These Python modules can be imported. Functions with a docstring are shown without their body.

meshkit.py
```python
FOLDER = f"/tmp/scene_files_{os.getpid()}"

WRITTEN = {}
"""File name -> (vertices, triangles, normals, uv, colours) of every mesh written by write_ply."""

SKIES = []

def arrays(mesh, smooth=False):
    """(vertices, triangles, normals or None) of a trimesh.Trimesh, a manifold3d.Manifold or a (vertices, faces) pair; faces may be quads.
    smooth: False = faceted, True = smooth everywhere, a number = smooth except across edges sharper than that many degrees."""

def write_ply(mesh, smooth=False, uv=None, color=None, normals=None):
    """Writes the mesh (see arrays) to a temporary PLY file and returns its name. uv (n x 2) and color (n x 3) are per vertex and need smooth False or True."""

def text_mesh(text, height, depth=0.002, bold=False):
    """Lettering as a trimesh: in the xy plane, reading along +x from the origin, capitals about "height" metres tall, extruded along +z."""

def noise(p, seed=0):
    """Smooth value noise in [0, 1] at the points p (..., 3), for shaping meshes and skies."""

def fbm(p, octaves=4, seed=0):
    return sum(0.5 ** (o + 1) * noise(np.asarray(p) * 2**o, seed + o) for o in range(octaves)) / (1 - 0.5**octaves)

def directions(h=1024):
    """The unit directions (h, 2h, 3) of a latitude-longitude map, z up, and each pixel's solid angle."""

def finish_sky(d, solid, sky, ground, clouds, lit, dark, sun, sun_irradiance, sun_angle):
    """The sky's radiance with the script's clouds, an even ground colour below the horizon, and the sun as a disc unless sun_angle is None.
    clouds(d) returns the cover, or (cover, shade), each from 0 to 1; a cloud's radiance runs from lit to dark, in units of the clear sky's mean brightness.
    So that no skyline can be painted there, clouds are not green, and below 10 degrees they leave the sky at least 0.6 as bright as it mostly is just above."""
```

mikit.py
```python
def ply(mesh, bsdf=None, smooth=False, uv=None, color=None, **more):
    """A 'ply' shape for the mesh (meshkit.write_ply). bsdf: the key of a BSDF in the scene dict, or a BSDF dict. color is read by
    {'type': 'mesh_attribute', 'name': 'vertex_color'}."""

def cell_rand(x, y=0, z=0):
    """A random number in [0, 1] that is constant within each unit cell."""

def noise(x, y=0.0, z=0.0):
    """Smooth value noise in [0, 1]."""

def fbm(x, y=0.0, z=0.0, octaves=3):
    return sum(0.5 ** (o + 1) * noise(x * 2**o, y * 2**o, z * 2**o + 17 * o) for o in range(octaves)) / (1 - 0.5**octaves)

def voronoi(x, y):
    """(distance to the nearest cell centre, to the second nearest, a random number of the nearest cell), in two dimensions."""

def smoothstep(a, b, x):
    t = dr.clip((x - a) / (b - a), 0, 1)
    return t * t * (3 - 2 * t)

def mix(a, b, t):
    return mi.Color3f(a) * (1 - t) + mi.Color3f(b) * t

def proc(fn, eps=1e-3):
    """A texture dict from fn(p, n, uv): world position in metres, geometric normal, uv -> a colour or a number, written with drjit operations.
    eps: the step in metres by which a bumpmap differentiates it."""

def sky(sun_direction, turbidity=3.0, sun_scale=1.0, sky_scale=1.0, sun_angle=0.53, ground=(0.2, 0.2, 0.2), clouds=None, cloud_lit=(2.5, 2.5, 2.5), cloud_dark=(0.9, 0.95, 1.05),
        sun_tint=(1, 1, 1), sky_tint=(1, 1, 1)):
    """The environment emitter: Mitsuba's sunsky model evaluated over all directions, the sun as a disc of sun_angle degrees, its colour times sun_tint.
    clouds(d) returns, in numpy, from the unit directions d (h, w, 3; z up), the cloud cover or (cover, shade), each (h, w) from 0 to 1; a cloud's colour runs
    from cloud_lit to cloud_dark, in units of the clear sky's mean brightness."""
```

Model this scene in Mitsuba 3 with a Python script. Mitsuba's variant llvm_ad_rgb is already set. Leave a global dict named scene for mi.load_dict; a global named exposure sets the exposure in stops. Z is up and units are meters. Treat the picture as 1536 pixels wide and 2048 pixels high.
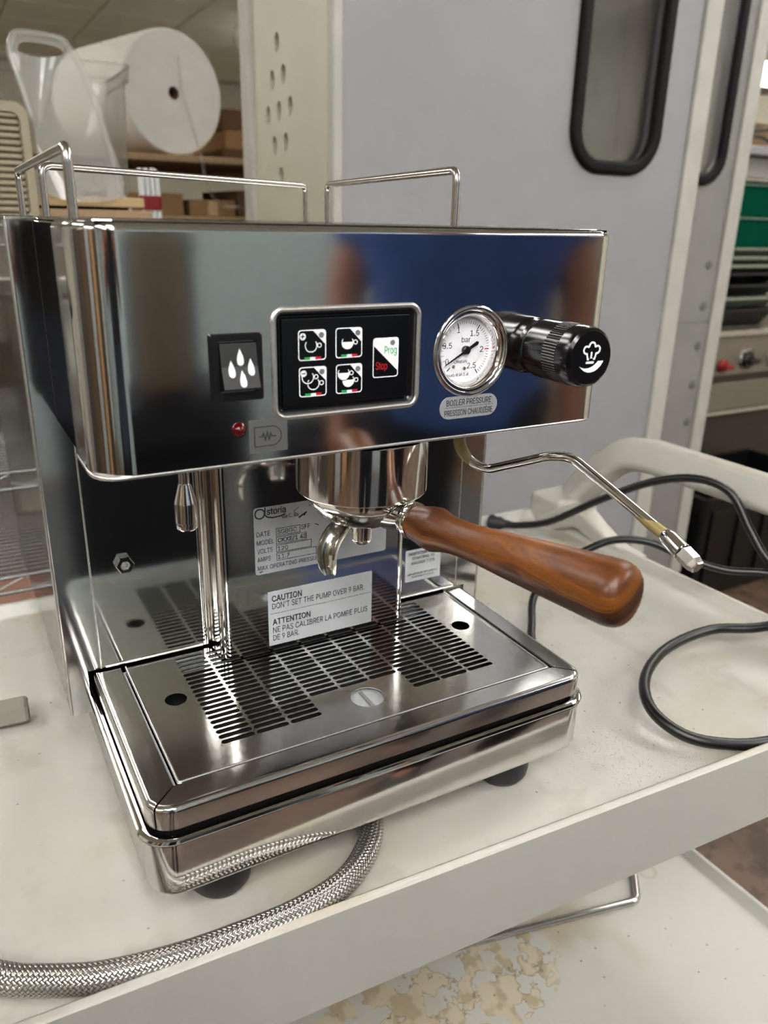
import math, random
import numpy as np
import drjit as dr
import mitsuba as mi
import trimesh
import manifold3d as m3
import shapely
import shapely.affinity as aff
from shapely.geometry import Polygon, LineString, Point, box as sbox
from shapely.ops import unary_union
import mikit, meshkit
from mikit import ply, proc, noise, fbm, smoothstep, mix, cell_rand, voronoi

T = mi.ScalarTransform4f
random.seed(7)
rng = np.random.default_rng(7)
scene, labels = {}, {}

# ------------------------------------------------------------------ camera, light, exposure
exposure = 0.0
YAW, PITCH, ROLL, FOCAL = math.radians(29.525), math.radians(-20.296), math.radians(1.30), 1569.5
EYE = np.array([-0.0573, -0.3548, 0.3945])
Fw = np.array([math.sin(YAW) * math.cos(PITCH), math.cos(YAW) * math.cos(PITCH), math.sin(PITCH)])
Rt = np.array([math.cos(YAW), -math.sin(YAW), 0.0])
Up0 = np.cross(Rt, Fw)
UpV = -Rt * math.sin(ROLL) + Up0 * math.cos(ROLL)
scene['camera'] = {'type': 'thinlens', 'fov_axis': 'x', 'fov': math.degrees(2 * math.atan(768 / FOCAL)), 'near_clip': 0.02, 'far_clip': 60.0,
                   'aperture_radius': 0.0016, 'focus_distance': 0.52,
                   'to_world': T().look_at(origin=EYE.tolist(), target=(EYE + Fw).tolist(), up=UpV.tolist())}
FLOOR, CEIL = -0.75, 1.62
LAMPS = [(-1.9, -0.95), (-0.75, -1.3), (-0.1, -1.35), (2.15, -1.25), (2.75, -1.7), (-0.1, -2.5), (-0.9, -2.5), (2.3, -2.5), (-1.2, 0.6), (1.48, 1.95), (1.75, 0.3), (2.9, 0.9), (-1.0, 2.6), (2.9, 2.6), (-0.6, 3.9), (-1.0, 5.2), (2.6, 5.2)]
LAMP_POWER = 12.0
FRONT_GAIN, BACK_GAIN = 2.0, 1.08
LAMP_TINT = (1.0, 0.988, 0.957)


# ------------------------------------------------------------------ helpers
def add(key, mesh, bsdf, smooth=False, label=None, cat=None, group=None, kind=None, uv=None, **more):
    k, n = key, 0
    while k in scene:
        n += 1
        k = f'{key}_{n:03d}'
    scene[k] = ply(mesh, bsdf, smooth=smooth, uv=uv, **more)
    tag(k, label, cat, group, kind)
    return k


def tag(k, label=None, cat=None, group=None, kind=None):
    d = {a: b for a, b in (('label', label), ('category', cat), ('group', group), ('kind', kind)) if b}
    if d:
        labels[k] = d


def cat(*ms):
    return trimesh.util.concatenate([tm(m) for m in ms])


def tm(m):
    if isinstance(m, m3.Manifold):
        q = m.to_mesh()
        return trimesh.Trimesh(q.vert_properties[:, :3], q.tri_verts, process=False)
    return m


def man(t):
    t = trimesh.Trimesh(t.vertices, t.faces, process=True)
    return m3.Manifold(m3.Mesh(np.asarray(t.vertices, np.float32), np.asarray(t.faces, np.uint32)))


def box(x0, x1, y0, y1, z0, z1):
    b = trimesh.creation.box((x1 - x0, y1 - y0, z1 - z0))
    b.apply_translation(((x0 + x1) / 2, (y0 + y1) / 2, (z0 + z1) / 2))
    return b


def rbox(x0, x1, y0, y1, z0, z1, r=0.002, n=8):
    s = m3.Manifold.sphere(r, n)
    return tm(m3.Manifold.batch_hull([s.translate((x, y, z)) for x in (x0 + r, x1 - r) for y in (y0 + r, y1 - r) for z in (z0 + r, z1 - r)]))


def rrect(x0, x1, y0, y1, radii, n=6):
    """Ring of a rounded rectangle, counter-clockwise; radii: (x0y0, x1y0, x1y1, x0y1)."""
    if np.isscalar(radii):
        radii = [radii] * 4
    out = []
    for (cx, cy, sx, sy, a0), r in zip(((x0, y0, 1, 1, 180), (x1, y0, -1, 1, 270), (x1, y1, -1, -1, 0), (x0, y1, 1, -1, 90)), radii):
        r = max(r, 1e-5)
        for t in np.radians(np.linspace(a0, a0 + 90, n + 1)):
            out.append((cx + sx * r + r * math.cos(t), cy + sy * r + r * math.sin(t)))
    return np.array(out)


def loft(rings, cap0=True, cap1=True):
    """Rings (n x 3) with equal counts joined to a skin; convex caps."""
    k, n = len(rings), len(rings[0])
    v = np.vstack(rings)
    f = []
    i = np.arange(n)
    j = (i + 1) % n
    for a in range(k - 1):
        f += [np.stack([a * n + i, a * n + j, (a + 1) * n + j], 1), np.stack([a * n + i, (a + 1) * n + j, (a + 1) * n + i], 1)]
    if cap0:
        v = np.vstack([v, rings[0].mean(0)])
        f.append(np.stack([np.full(n, len(v) - 1), j, i], 1))
    if cap1:
        v = np.vstack([v, rings[-1].mean(0)])
        f.append(np.stack([np.full(n, len(v) - 1), (k - 1) * n + i, (k - 1) * n + j], 1))
    return trimesh.Trimesh(v, np.vstack(f), process=False)


def stack(x0, x1, y0, y1, radii, levels, n=6, cap0=True, cap1=True):
    """Rounded-rectangle loft; levels: (z, inset)."""
    if np.isscalar(radii):
        radii = [radii] * 4
    rings = []
    for z, o in levels:
        r = rrect(x0 + o, x1 - o, y0 + o, y1 - o, [max(q - o, 1e-4) if q > 0.0005 else 1e-5 for q in radii], n)
        rings.append(np.column_stack([r, np.full(len(r), z)]))
    return loft(rings, cap0, cap1)


def lathe(profile, c=(0, 0, 0), axis=(0, 0, 1), n=40, closed=False, phase=0.0):
    """profile: (r, h) along the axis from c."""
    p = np.array(profile, float)
    a = np.array(axis, float) / np.linalg.norm(axis)
    u = np.cross(a, (0, 0, 1) if abs(a[2]) < 0.9 else (1, 0, 0))
    u /= np.linalg.norm(u)
    w = np.cross(a, u)
    t = np.arange(n) * 2 * np.pi / n + phase
    rings = [np.array(c) + a * h + max(r, 1e-6) * (np.cos(t)[:, None] * u + np.sin(t)[:, None] * w) for r, h in p]
    if closed:
        rings.append(rings[0])
        return loft(rings, False, False)
    return loft(rings)


def smooth_path(pts, n=8, closed=False):
    """Catmull-Rom through the points."""
    p = np.array(pts, float)
    q = np.vstack([p[-1:], p, p[:2]]) if closed else np.vstack([2 * p[0] - p[1], p, 2 * p[-1] - p[-2]])
    out = []
    for k in range(len(q) - 3):
        for t in np.arange(n) / n:
            a, b, c, d = q[k:k + 4]
            out.append(0.5 * (2 * b + (c - a) * t + (2 * a - 5 * b + 4 * c - d) * t * t + (3 * b - a - 3 * c + d) * t ** 3))
    if not closed:
        out.append(p[-1])
    return np.array(out)


def bend_path(pts, r=0.01, n=6):
    """Polyline with its inner corners rounded to radius r."""
    p = [np.array(q, float) for q in pts]
    out = [p[0]]
    for a, b, c in zip(p, p[1:], p[2:]):
        u, w = (a - b) / np.linalg.norm(a - b), (c - b) / np.linalg.norm(c - b)
        cut = min(r, 0.45 * np.linalg.norm(a - b), 0.45 * np.linalg.norm(c - b))
        for t in np.linspace(0, 1, n + 1):
            out.append((1 - t) ** 2 * (b + u * cut) + 2 * t * (1 - t) * b + t * t * (b + w * cut))
    out.append(p[-1])
    return np.array(out)


def sweep(path, section, up=None, scale=None, caps=True, uv=False, closed=False):
    """Sweep a closed section (m x 2; first coordinate along the side vector, second along the up vector)."""
    path, section = np.asarray(path, float), np.asarray(section, float)
    k, m = len(path), len(section)
    tan = np.gradient(path, axis=0) if not closed else np.roll(path, -1, 0) - np.roll(path, 1, 0)
    tan /= np.linalg.norm(tan, axis=1, keepdims=True)
    rings = []
    nrm = np.array(up, float) if up is not None else np.cross(tan[0], (0.3, 0.2, 0.93))
    for i in range(k):
        if up is not None:
            nrm = np.array(up if np.ndim(up) == 1 else up[i], float)
        nrm = nrm - tan[i] * (nrm @ tan[i])
        nrm /= np.linalg.norm(nrm)
        side = np.cross(tan[i], nrm)
        s = 1 if scale is None else scale[i]
        rings.append(path[i] + s * (section[:, :1] * side + section[:, 1:] * nrm))
    if closed:
        rings.append(rings[0])
    return loft(rings, caps and not closed, caps and not closed)


def circle(r, n=12):
    t = -np.arange(n) * 2 * np.pi / n
    return np.column_stack([r * np.cos(t), r * np.sin(t)])


def tube(pts, r, n=12, bend=None, smooth=None, closed=False, scale=None):
    p = bend_path(pts, bend) if bend else smooth_path(pts, smooth, closed) if smooth else np.asarray(pts, float)
    m = sweep(p, circle(r, n), scale=scale, closed=closed)
    return m


def extr(poly, d):
    gs = [g for g in getattr(poly, 'geoms', [poly]) if g.area > 1e-12 and g.geom_type == 'Polygon']
    return cat(*[trimesh.creation.extrude_polygon(g, d, engine='earcut') for g in gs])


def front(m, y):
    """Local (u, v, w) to the machine's front: x = u, z = v, y = y - w."""
    m = tm(m).copy()
    v = np.array(m.vertices)
    m.vertices = np.column_stack([v[:, 0], y - v[:, 2], v[:, 1]])
    return m


def text(s, h, u, v, w=0.0, width=None, bold=False, depth=0.0002, anchor='l', slant=0.0):
    m = meshkit.text_mesh(s, h, depth, bold)
    e = m.extents[0]
    k = (width / e) if width else 1.0
    V = np.array(m.vertices)
    V[:, 0] = (V[:, 0] - (V[:, 0].min() if anchor != 'b' else 0)) * k
    V[:, 0] += slant * V[:, 1]
    if anchor == 'c':
        V[:, 0] -= e * k / 2
    V += (u, v, w)
    m.vertices = V
    return m


def ring2(cx, cy, r, t, n=24):
    return Point(cx, cy).buffer(r, n).difference(Point(cx, cy).buffer(r - t, n))


def rpoly(x0, x1, y0, y1, r):
    return sbox(x0 + r, y0 + r, x1 - r, y1 - r).buffer(r, 6)


# ------------------------------------------------------------------ materials
def rgb(*c):
    return {'type': 'rgb', 'value': list(c)}


def two(b):
    return {'type': 'twosided', 'bsdf': b}


def diffuse(c):
    return two({'type': 'diffuse', 'reflectance': c if isinstance(c, dict) else rgb(*c)})


def plastic(c, a=0.15, ior=1.49):
    return two({'type': 'roughplastic', 'diffuse_reflectance': c if isinstance(c, dict) else rgb(*c), 'alpha': a, 'int_ior': ior, 'nonlinear': True})


def metal(c, a, bump=None, scale=1.0, eps=1e-3):
    m = {'type': 'roughconductor', 'material': 'none', 'specular_reflectance': c if isinstance(c, dict) else rgb(*c), 'alpha': a, 'distribution': 'ggx'}
    if bump is not None:
        m = {'type': 'bumpmap', 'relief': proc(bump, eps), 'scale': scale, 'bsdf': m}
    return two(m)


def smudge(p, n, uv):
    a = fbm(p.x * 14 + 3, p.y * 14, p.z * 14, 3)
    b = noise(p.x * 420, p.y * 300, p.z * 22)
    return mi.Color3f(0.60, 0.60, 0.59) * (0.93 + 0.09 * a + 0.04 * b)


def smudge_tray(p, n, uv):
    a = fbm(p.x * 25, p.y * 25, p.z * 25, 4)
    s = noise(p.x * 900 + p.y * 500, p.y * 60 - p.x * 40, p.z * 80)
    return mi.Color3f(0.72, 0.71, 0.69) * (0.86 + 0.2 * a + 0.05 * s)


def wavy(p, n, uv):
    return noise(p.x * 22, p.y * 22, p.z * 11) + 0.3 * noise(p.x * 60, p.y * 60, p.z * 30)


def scratch(p, n, uv):
    return noise(p.x * 700 + p.y * 300, p.y * 120 - p.x * 90, p.z * 200) + 4 * noise(p.x * 30, p.y * 30, p.z * 30)


def wavy_big(p, n, uv):
    return noise(p.x * 12, p.y * 12, p.z * 9)


scene['steel_head'] = metal(proc(smudge), 0.007, wavy, 0.00012)
scene['steel_body'] = metal(proc(smudge), 0.007, wavy_big, 0.0003)
scene['steel_tray'] = metal(proc(smudge_tray), 0.022, scratch, 0.000012)
scene['steel_mirror'] = metal((0.63, 0.62, 0.60), 0.006, wavy_big, 0.0002)
scene['chrome'] = metal((0.74, 0.72, 0.70), 0.008)
scene['satin_rim'] = metal((0.62, 0.61, 0.59), 0.16)
scene['spout_chrome'] = metal((0.50, 0.49, 0.45), 0.04)
scene['steel_rod'] = metal((0.55, 0.53, 0.50), 0.05)
scene['steel_dull'] = metal((0.40, 0.39, 0.37), 0.28)
scene['bright_line'] = metal((0.68, 0.67, 0.65), 0.12)
scene['black_gap'] = diffuse((0.012, 0.012, 0.012))
scene['black_gloss'] = plastic((0.006, 0.006, 0.007), 0.045)
scene['black_satin'] = plastic((0.012, 0.012, 0.013), 0.16)
scene['black_switch'] = plastic((0.022, 0.022, 0.024), 0.28)
scene['black_rubber'] = plastic((0.015, 0.016, 0.018), 0.34)
scene['cable_black'] = plastic((0.006, 0.006, 0.0065), 0.17)
scene['membrane'] = plastic((0.004, 0.0045, 0.006), 0.10)
scene['print_white'] = diffuse((0.80, 0.82, 0.84))
scene['print_grey'] = diffuse((0.17, 0.17, 0.18))
scene['print_black'] = diffuse((0.03, 0.03, 0.035))
scene['print_green'] = diffuse((0.02, 0.36, 0.09))
scene['print_red'] = diffuse((0.50, 0.02, 0.03))
scene['label_silver'] = plastic((0.50, 0.51, 0.53), 0.3)
scene['label_white'] = plastic((0.66, 0.67, 0.69), 0.3)
scene['label_clear'] = metal((0.36, 0.36, 0.35), 0.2)
scene['red_lens'] = plastic((0.13, 0.002, 0.003), 0.05)
scene['brass'] = metal((0.60, 0.47, 0.30), 0.18)
scene['nickel'] = metal((0.42, 0.40, 0.35), 0.30)
scene['dial_white'] = diffuse((0.76, 0.76, 0.80))
scene['gauge_glass'] = {'type': 'thindielectric'}

H0 = np.array([0.1755, 0.018, 0.2260])
H1 = np.array([0.2105, -0.118, 0.2290])
HA = (H1 - H0) / np.linalg.norm(H1 - H0)
HS = np.cross(HA, (0, 0, 1)); HS /= np.linalg.norm(HS)
HU = np.cross(HS, HA)


def wood(p, n, uv):
    d = p - mi.Point3f(*H0.tolist())
    a = d.x * float(HA[0]) + d.y * float(HA[1]) + d.z * float(HA[2])
    s = d.x * float(HS[0]) + d.y * float(HS[1]) + d.z * float(HS[2])
    u = d.x * float(HU[0]) + d.y * float(HU[1]) + d.z * float(HU[2])
    w = 0.012 * (fbm(a * 24 + 5, s * 26, u * 26, 3) - 0.5)
    t = u + 0.5 * s + w + 0.05 * a
    band = smoothstep(0.30, 0.70, noise(t * 230 + 3.3, a * 8, 4.0))
    fine = noise(t * 1100, a * 40, s * 120)
    pore = noise(t * 2400, a * 150, s * 1700)
    v1 = noise(t * 190 + 11.4, a * 5 + 2, 3.0)
    v2 = noise(t * 620 + 7, a * 9, 9.0)
    vein = smoothstep(0.54, 0.66, v1)
    line = smoothstep(0.44, 0.48, v1) * smoothstep(0.55, 0.51, v1) * 0.8 + 0.8 * smoothstep(0.70, 0.85, v2) * smoothstep(0.35, 0.6, v1)
    c = mix((0.045, 0.011, 0.0025), (0.150, 0.046, 0.0075), band)
    c = c * (0.70 + 0.5 * fine)
    c = mix(c, mi.Color3f(0.020, 0.007, 0.005), dr.clip(vein * 0.9 + line * 0.75, 0, 1) * 0.9)
    return c * (1 - 0.22 * smoothstep(0.62, 0.80, pore))


scene['wood'] = two({'type': 'principled', 'base_color': proc(wood), 'roughness': 0.36, 'specular': 0.28, 'clearcoat': 0.25, 'clearcoat_gloss': 0.9})


def specks(p, freq, thr, seed):
    d1, d2, r = voronoi(p.x * freq + seed, p.y * freq + seed * 0.7)
    return smoothstep(0.16, 0.08, d1 / (0.35 + r)) * smoothstep(thr, thr + 0.02, r)


def cart_top(p, n, uv):
    up = smoothstep(0.5, 0.8, n.z)
    base = mi.Color3f(0.660, 0.645, 0.606) * (0.95 + 0.1 * fbm(p.x * 6, p.y * 6, p.z * 6, 3))
    stain = smoothstep(0.56, 0.74, fbm(p.x * 11 + 3, p.y * 11 + 8, 2.0, 4))
    base = mix(base, mi.Color3f(0.60, 0.53, 0.38), stain * 0.30 * up)
    dirt = smoothstep(0.60, 0.80, fbm(p.x * 34, p.y * 34, 1.0, 4))
    base = mix(base, mi.Color3f(0.46, 0.41, 0.33), dirt * 0.25 * up)
    # coffee grounds lie thickest right of the machine
    dx, dy = p.x - 0.380, p.y + 0.004
    near = dr.exp(-(dx * dx * 0.7 + dy * dy) / 0.0016)
    near2 = dr.exp(-((p.x - 0.44) ** 2 + (p.y - 0.10) ** 2) / 0.008)
    sp = specks(p, 620, 0.74, 2.0) * smoothstep(0.30, 0.75, near * 1.2 + near2 * 0.2 + (noise(p.x * 60, p.y * 60, 1.0) - 0.2) * 0.5) + specks(p, 330, 0.90, 9.0) * dr.clip(near + near2 * 0.35, 0, 1) + specks(p, 190, 0.985, 5.0)
    return mix(base, mi.Color3f(0.05, 0.035, 0.025), dr.clip(sp, 0, 1) * 0.85 * up)


def cart_low(p, n, uv):
    base = mi.Color3f(0.66, 0.65, 0.61) * (0.94 + 0.1 * fbm(p.x * 5, p.y * 5, p.z * 5, 3))
    up = smoothstep(0.5, 0.8, n.z)
    zone = dr.exp(-(((p.x - 0.29) / 0.12) ** 2 + ((p.y - 0.12) / 0.075) ** 2))
    m = fbm(p.x * 62 + 1, p.y * 62 + 4, 0.0, 5)
    q = m + 0.15 * (zone - 0.68)
    crust = smoothstep(0.50, 0.525, q) * smoothstep(0.15, 0.4, zone)
    edge = crust * smoothstep(0.56, 0.515, q)
    tone = fbm(p.x * 90, p.y * 90, 3.0, 3)
    c = mix(base, mix((0.70, 0.63, 0.50), (0.55, 0.47, 0.32), smoothstep(0.42, 0.66, tone)), crust * 0.85 * up)
    c = mix(c, mi.Color3f(0.30, 0.21, 0.09), edge * 0.75 * smoothstep(0.48, 0.6, noise(p.x * 30, p.y * 30, 8.0)) * up)
    soft = smoothstep(0.50, 0.62, fbm(p.x * 9, p.y * 9 + 3, 5.0, 4)) * dr.exp(-(((p.x - 0.40) / 0.12) ** 2 + ((p.y - 0.11) / 0.10) ** 2))
    c = mix(c, mi.Color3f(0.52, 0.43, 0.26), soft * 0.55 * up)
    ringd = dr.sqrt((p.x - 0.601) ** 2 + (p.y - 0.135) ** 2)
    c = mix(c, mi.Color3f(0.50, 0.44, 0.30), 0.5 * smoothstep(0.013, 0.011, ringd) * smoothstep(0.006, 0.011, ringd) * up)
    return mix(c, mi.Color3f(0.10, 0.07, 0.05), dr.clip(specks(p, 160, 0.98, 3.0), 0, 1) * up * 0.8)


scene['cart_plastic'] = plastic(proc(cart_top), 0.22)
scene['cart_lower_plastic'] = plastic(proc(cart_low), 0.26)


def braid(p, n, uv):
    a, b = uv.x * 17.0, uv.y
    s = dr.abs(dr.sin((a + b) * math.pi)) * 0.5 + dr.abs(dr.sin((a - b) * math.pi)) * 0.5
    return s


def braid_col(p, n, uv):
    a, b = uv.x * 17.0, uv.y
    c1, c2 = dr.floor(a + b), dr.floor(a - b)
    f1, f2 = a + b - c1, a - b - c2
    par = dr.floor((c1 + c2) * 0.5) * 2 == (c1 + c2)
    strand = dr.select(par, f1, f2)
    t = smoothstep(0.0, 0.3, strand) * smoothstep(1.0, 0.7, strand)
    gap = smoothstep(0.0, 0.16, f1) * smoothstep(1, 0.84, f1) + smoothstep(0.0, 0.16, f2) * smoothstep(1, 0.84, f2)
    return mi.Color3f(0.62, 0.59, 0.55) * (0.22 + 0.78 * t) * (0.35 + 0.65 * dr.clip(gap, 0, 1))


def braid_relief(p, n, uv):
    a, b = uv.x * 17.0, uv.y
    f1, f2 = a + b - dr.floor(a + b), a - b - dr.floor(a - b)
    par = dr.floor((dr.floor(a + b) + dr.floor(a - b)) * 0.5) * 2 == (dr.floor(a + b) + dr.floor(a - b))
    return dr.select(par, dr.sin(f1 * math.pi), dr.sin(f2 * math.pi))


scene['braided_steel'] = two({'type': 'bumpmap', 'relief': proc(braid_relief, 1e-4), 'scale': 0.00040, 'bsdf': {'type': 'principled', 'base_color': proc(braid_col), 'metallic': 0.95, 'roughness': 0.26}})


def floor_tex(p, n, uv):
    m = fbm(p.x * 9, p.y * 9, 0.0, 5)
    s = smoothstep(0.55, 0.68, fbm(p.x * 40, p.y * 40, 3.0, 3))
    return mix(mix((0.115, 0.074, 0.045), (0.235, 0.150, 0.104), smoothstep(0.35, 0.65, m)), mi.Color3f(0.09, 0.05, 0.04), s * 0.5)


scene['floor_quarry'] = plastic(proc(floor_tex), 0.3)
scene['wall_paint'] = diffuse((0.64, 0.60, 0.50))
scene['wall_grey'] = diffuse((0.24, 0.28, 0.285))
scene['ceiling_tile'] = diffuse(proc(lambda p, n, uv: mi.Color3f(0.86, 0.83, 0.71) * (0.9 + 0.1 * noise(p.x * 90, p.y * 90))))
scene['ceiling_grid'] = diffuse((0.44, 0.41, 0.34))
scene['panel_grey'] = metal(proc(lambda p, n, uv: mi.Color3f(0.50, 0.50, 0.54) * (0.96 + 0.07 * fbm(p.x * 5, p.y * 5, p.z * 5, 3))), 0.42)


def dented(p, n, uv):
    return noise(p.x * 9, p.y * 9, p.z * 7) + 0.25 * noise(p.x * 30, p.y * 30, p.z * 25)


scene['panel_lavender'] = plastic(proc(lambda p, n, uv: mi.Color3f(0.47, 0.47, 0.485) * (0.95 + 0.08 * fbm(p.x * 6, 1.0, p.z * 6, 3))), 0.33)
scene['panel_beige'] = plastic(proc(lambda p, n, uv: mi.Color3f(0.74, 0.715, 0.60) * (0.94 + 0.1 * fbm(p.x * 7, p.y * 7, p.z * 5, 3))), 0.30)
scene['trim_white'] = plastic(proc(lambda p, n, uv: mi.Color3f(0.66, 0.645, 0.60) * (0.88 + 0.2 * fbm(p.x * 30, p.y * 30, p.z * 18, 4))), 0.35)
scene['panel_old'] = plastic(proc(lambda p, n, uv: mi.Color3f(0.42, 0.41, 0.39) * (0.9 + 0.16 * fbm(p.x * 8, 2.0, p.z * 8, 4))), 0.35)
scene['gasket'] = plastic((0.006, 0.006, 0.006), 0.45, 1.22)
scene['pane'] = {'type': 'thindielectric'}
scene['clear_plastic'] = {'type': 'blendbsdf', 'weight': 0.035, 'a': {'type': 'thindielectric', 'int_ior': 1.58}, 'b': two({'type': 'principled', 'base_color': rgb(0.78, 0.76, 0.66), 'roughness': 0.25})}
scene['frosted_plastic'] = {'type': 'blendbsdf', 'weight': 0.15, 'a': {'type': 'thindielectric', 'int_ior': 1.5}, 'b': two({'type': 'principled', 'base_color': rgb(0.80, 0.79, 0.74), 'roughness': 0.2})}
scene['tan_plastic'] = plastic((0.50, 0.44, 0.32), 0.3)
scene['foam_white'] = diffuse(proc(lambda p, n, uv: mi.Color3f(0.66, 0.64, 0.59) * (0.95 + 0.08 * noise(p.x * 40, p.y * 40, p.z * 40))))
scene['foam_crease'] = diffuse((0.56, 0.55, 0.51))
scene['cardboard'] = diffuse(proc(lambda p, n, uv: mi.Color3f(0.25, 0.15, 0.075) * (0.85 + 0.3 * fbm(p.x * 6, p.y * 6, p.z * 12, 3))))
scene['cardboard_dark'] = diffuse((0.10, 0.06, 0.035))
scene['board_tan'] = diffuse(proc(lambda p, n, uv: mi.Color3f(0.47, 0.33, 0.18) * (0.9 + 0.15 * noise(p.x * 9, p.y * 9, p.z * 220))))
scene['board_edge'] = diffuse((0.34, 0.23, 0.14))
scene['red_plastic'] = plastic((0.42, 0.012, 0.02), 0.2)
scene['green_plastic'] = diffuse((0.002, 0.050, 0.028))
scene['green_rim'] = plastic((0.22, 0.34, 0.28), 0.3)
scene['crockery_pale'] = plastic((0.42, 0.45, 0.38), 0.18)
scene['crockery_dark'] = plastic((0.012, 0.012, 0.018), 0.1)
scene['stove_steel'] = metal((0.36, 0.32, 0.28), 0.30)
scene['stove_dark'] = metal((0.13, 0.11, 0.095), 0.35)
scene['enamel_white'] = plastic((0.66, 0.65, 0.58), 0.2)
scene['pink_card'] = diffuse((0.62, 0.36, 0.28))
scene['wire_zinc'] = metal((0.42, 0.42, 0.42), 0.25)
scene['copper_red'] = metal((0.45, 0.16, 0.09), 0.3)
scene['skin'] = plastic((0.46, 0.20, 0.12), 0.45)
scene['shirt_blue'] = diffuse(proc(lambda p, n, uv: mi.Color3f(0.045, 0.080, 0.215) * (0.75 + 0.5 * fbm(p.x * 9, p.y * 9, p.z * 4, 3))))
scene['shirt_brown'] = diffuse((0.055, 0.040, 0.026))
scene['shirt_slate'] = diffuse((0.075, 0.085, 0.125))
scene['bin_navy'] = plastic((0.008, 0.010, 0.018), 0.3)
scene['mat_dark'] = diffuse((0.055, 0.056, 0.058))
scene['chair_pad'] = diffuse((0.13, 0.10, 0.065))
scene['cloth_dark'] = diffuse((0.022, 0.023, 0.028))
scene['hair_dark'] = diffuse((0.03, 0.02, 0.015))
scene['eye_white'] = plastic((0.7, 0.7, 0.68), 0.1)
scene['lip'] = diffuse((0.34, 0.11, 0.09))
scene['lamp_glow'] = diffuse((0.8, 0.8, 0.8))

# ------------------------------------------------------------------ room
X0, X1, Y0, Y1 = -2.7, 4.3, -3.1, 8.0
add('floor', box(X0, X1, Y0, Y1, FLOOR - 0.06, FLOOR), 'floor_quarry', kind='structure')
for nm, b, m in (('wall_back', box(X0, X1, Y1, Y1 + 0.08, FLOOR, CEIL + 0.1), 'wall_paint'), ('wall_front', box(X0, X1, Y0 - 0.08, Y0, FLOOR, CEIL + 0.1), 'wall_grey'),
                 ('wall_left', box(X0 - 0.08, X0, Y0 - 0.08, Y1 + 0.08, FLOOR, CEIL + 0.1), 'wall_paint'), ('wall_right', box(X1, X1 + 0.08, Y0 - 0.08, Y1 + 0.08, FLOOR, CEIL + 0.1), 'wall_paint')):
    add(nm, b, m, kind='structure')
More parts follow.
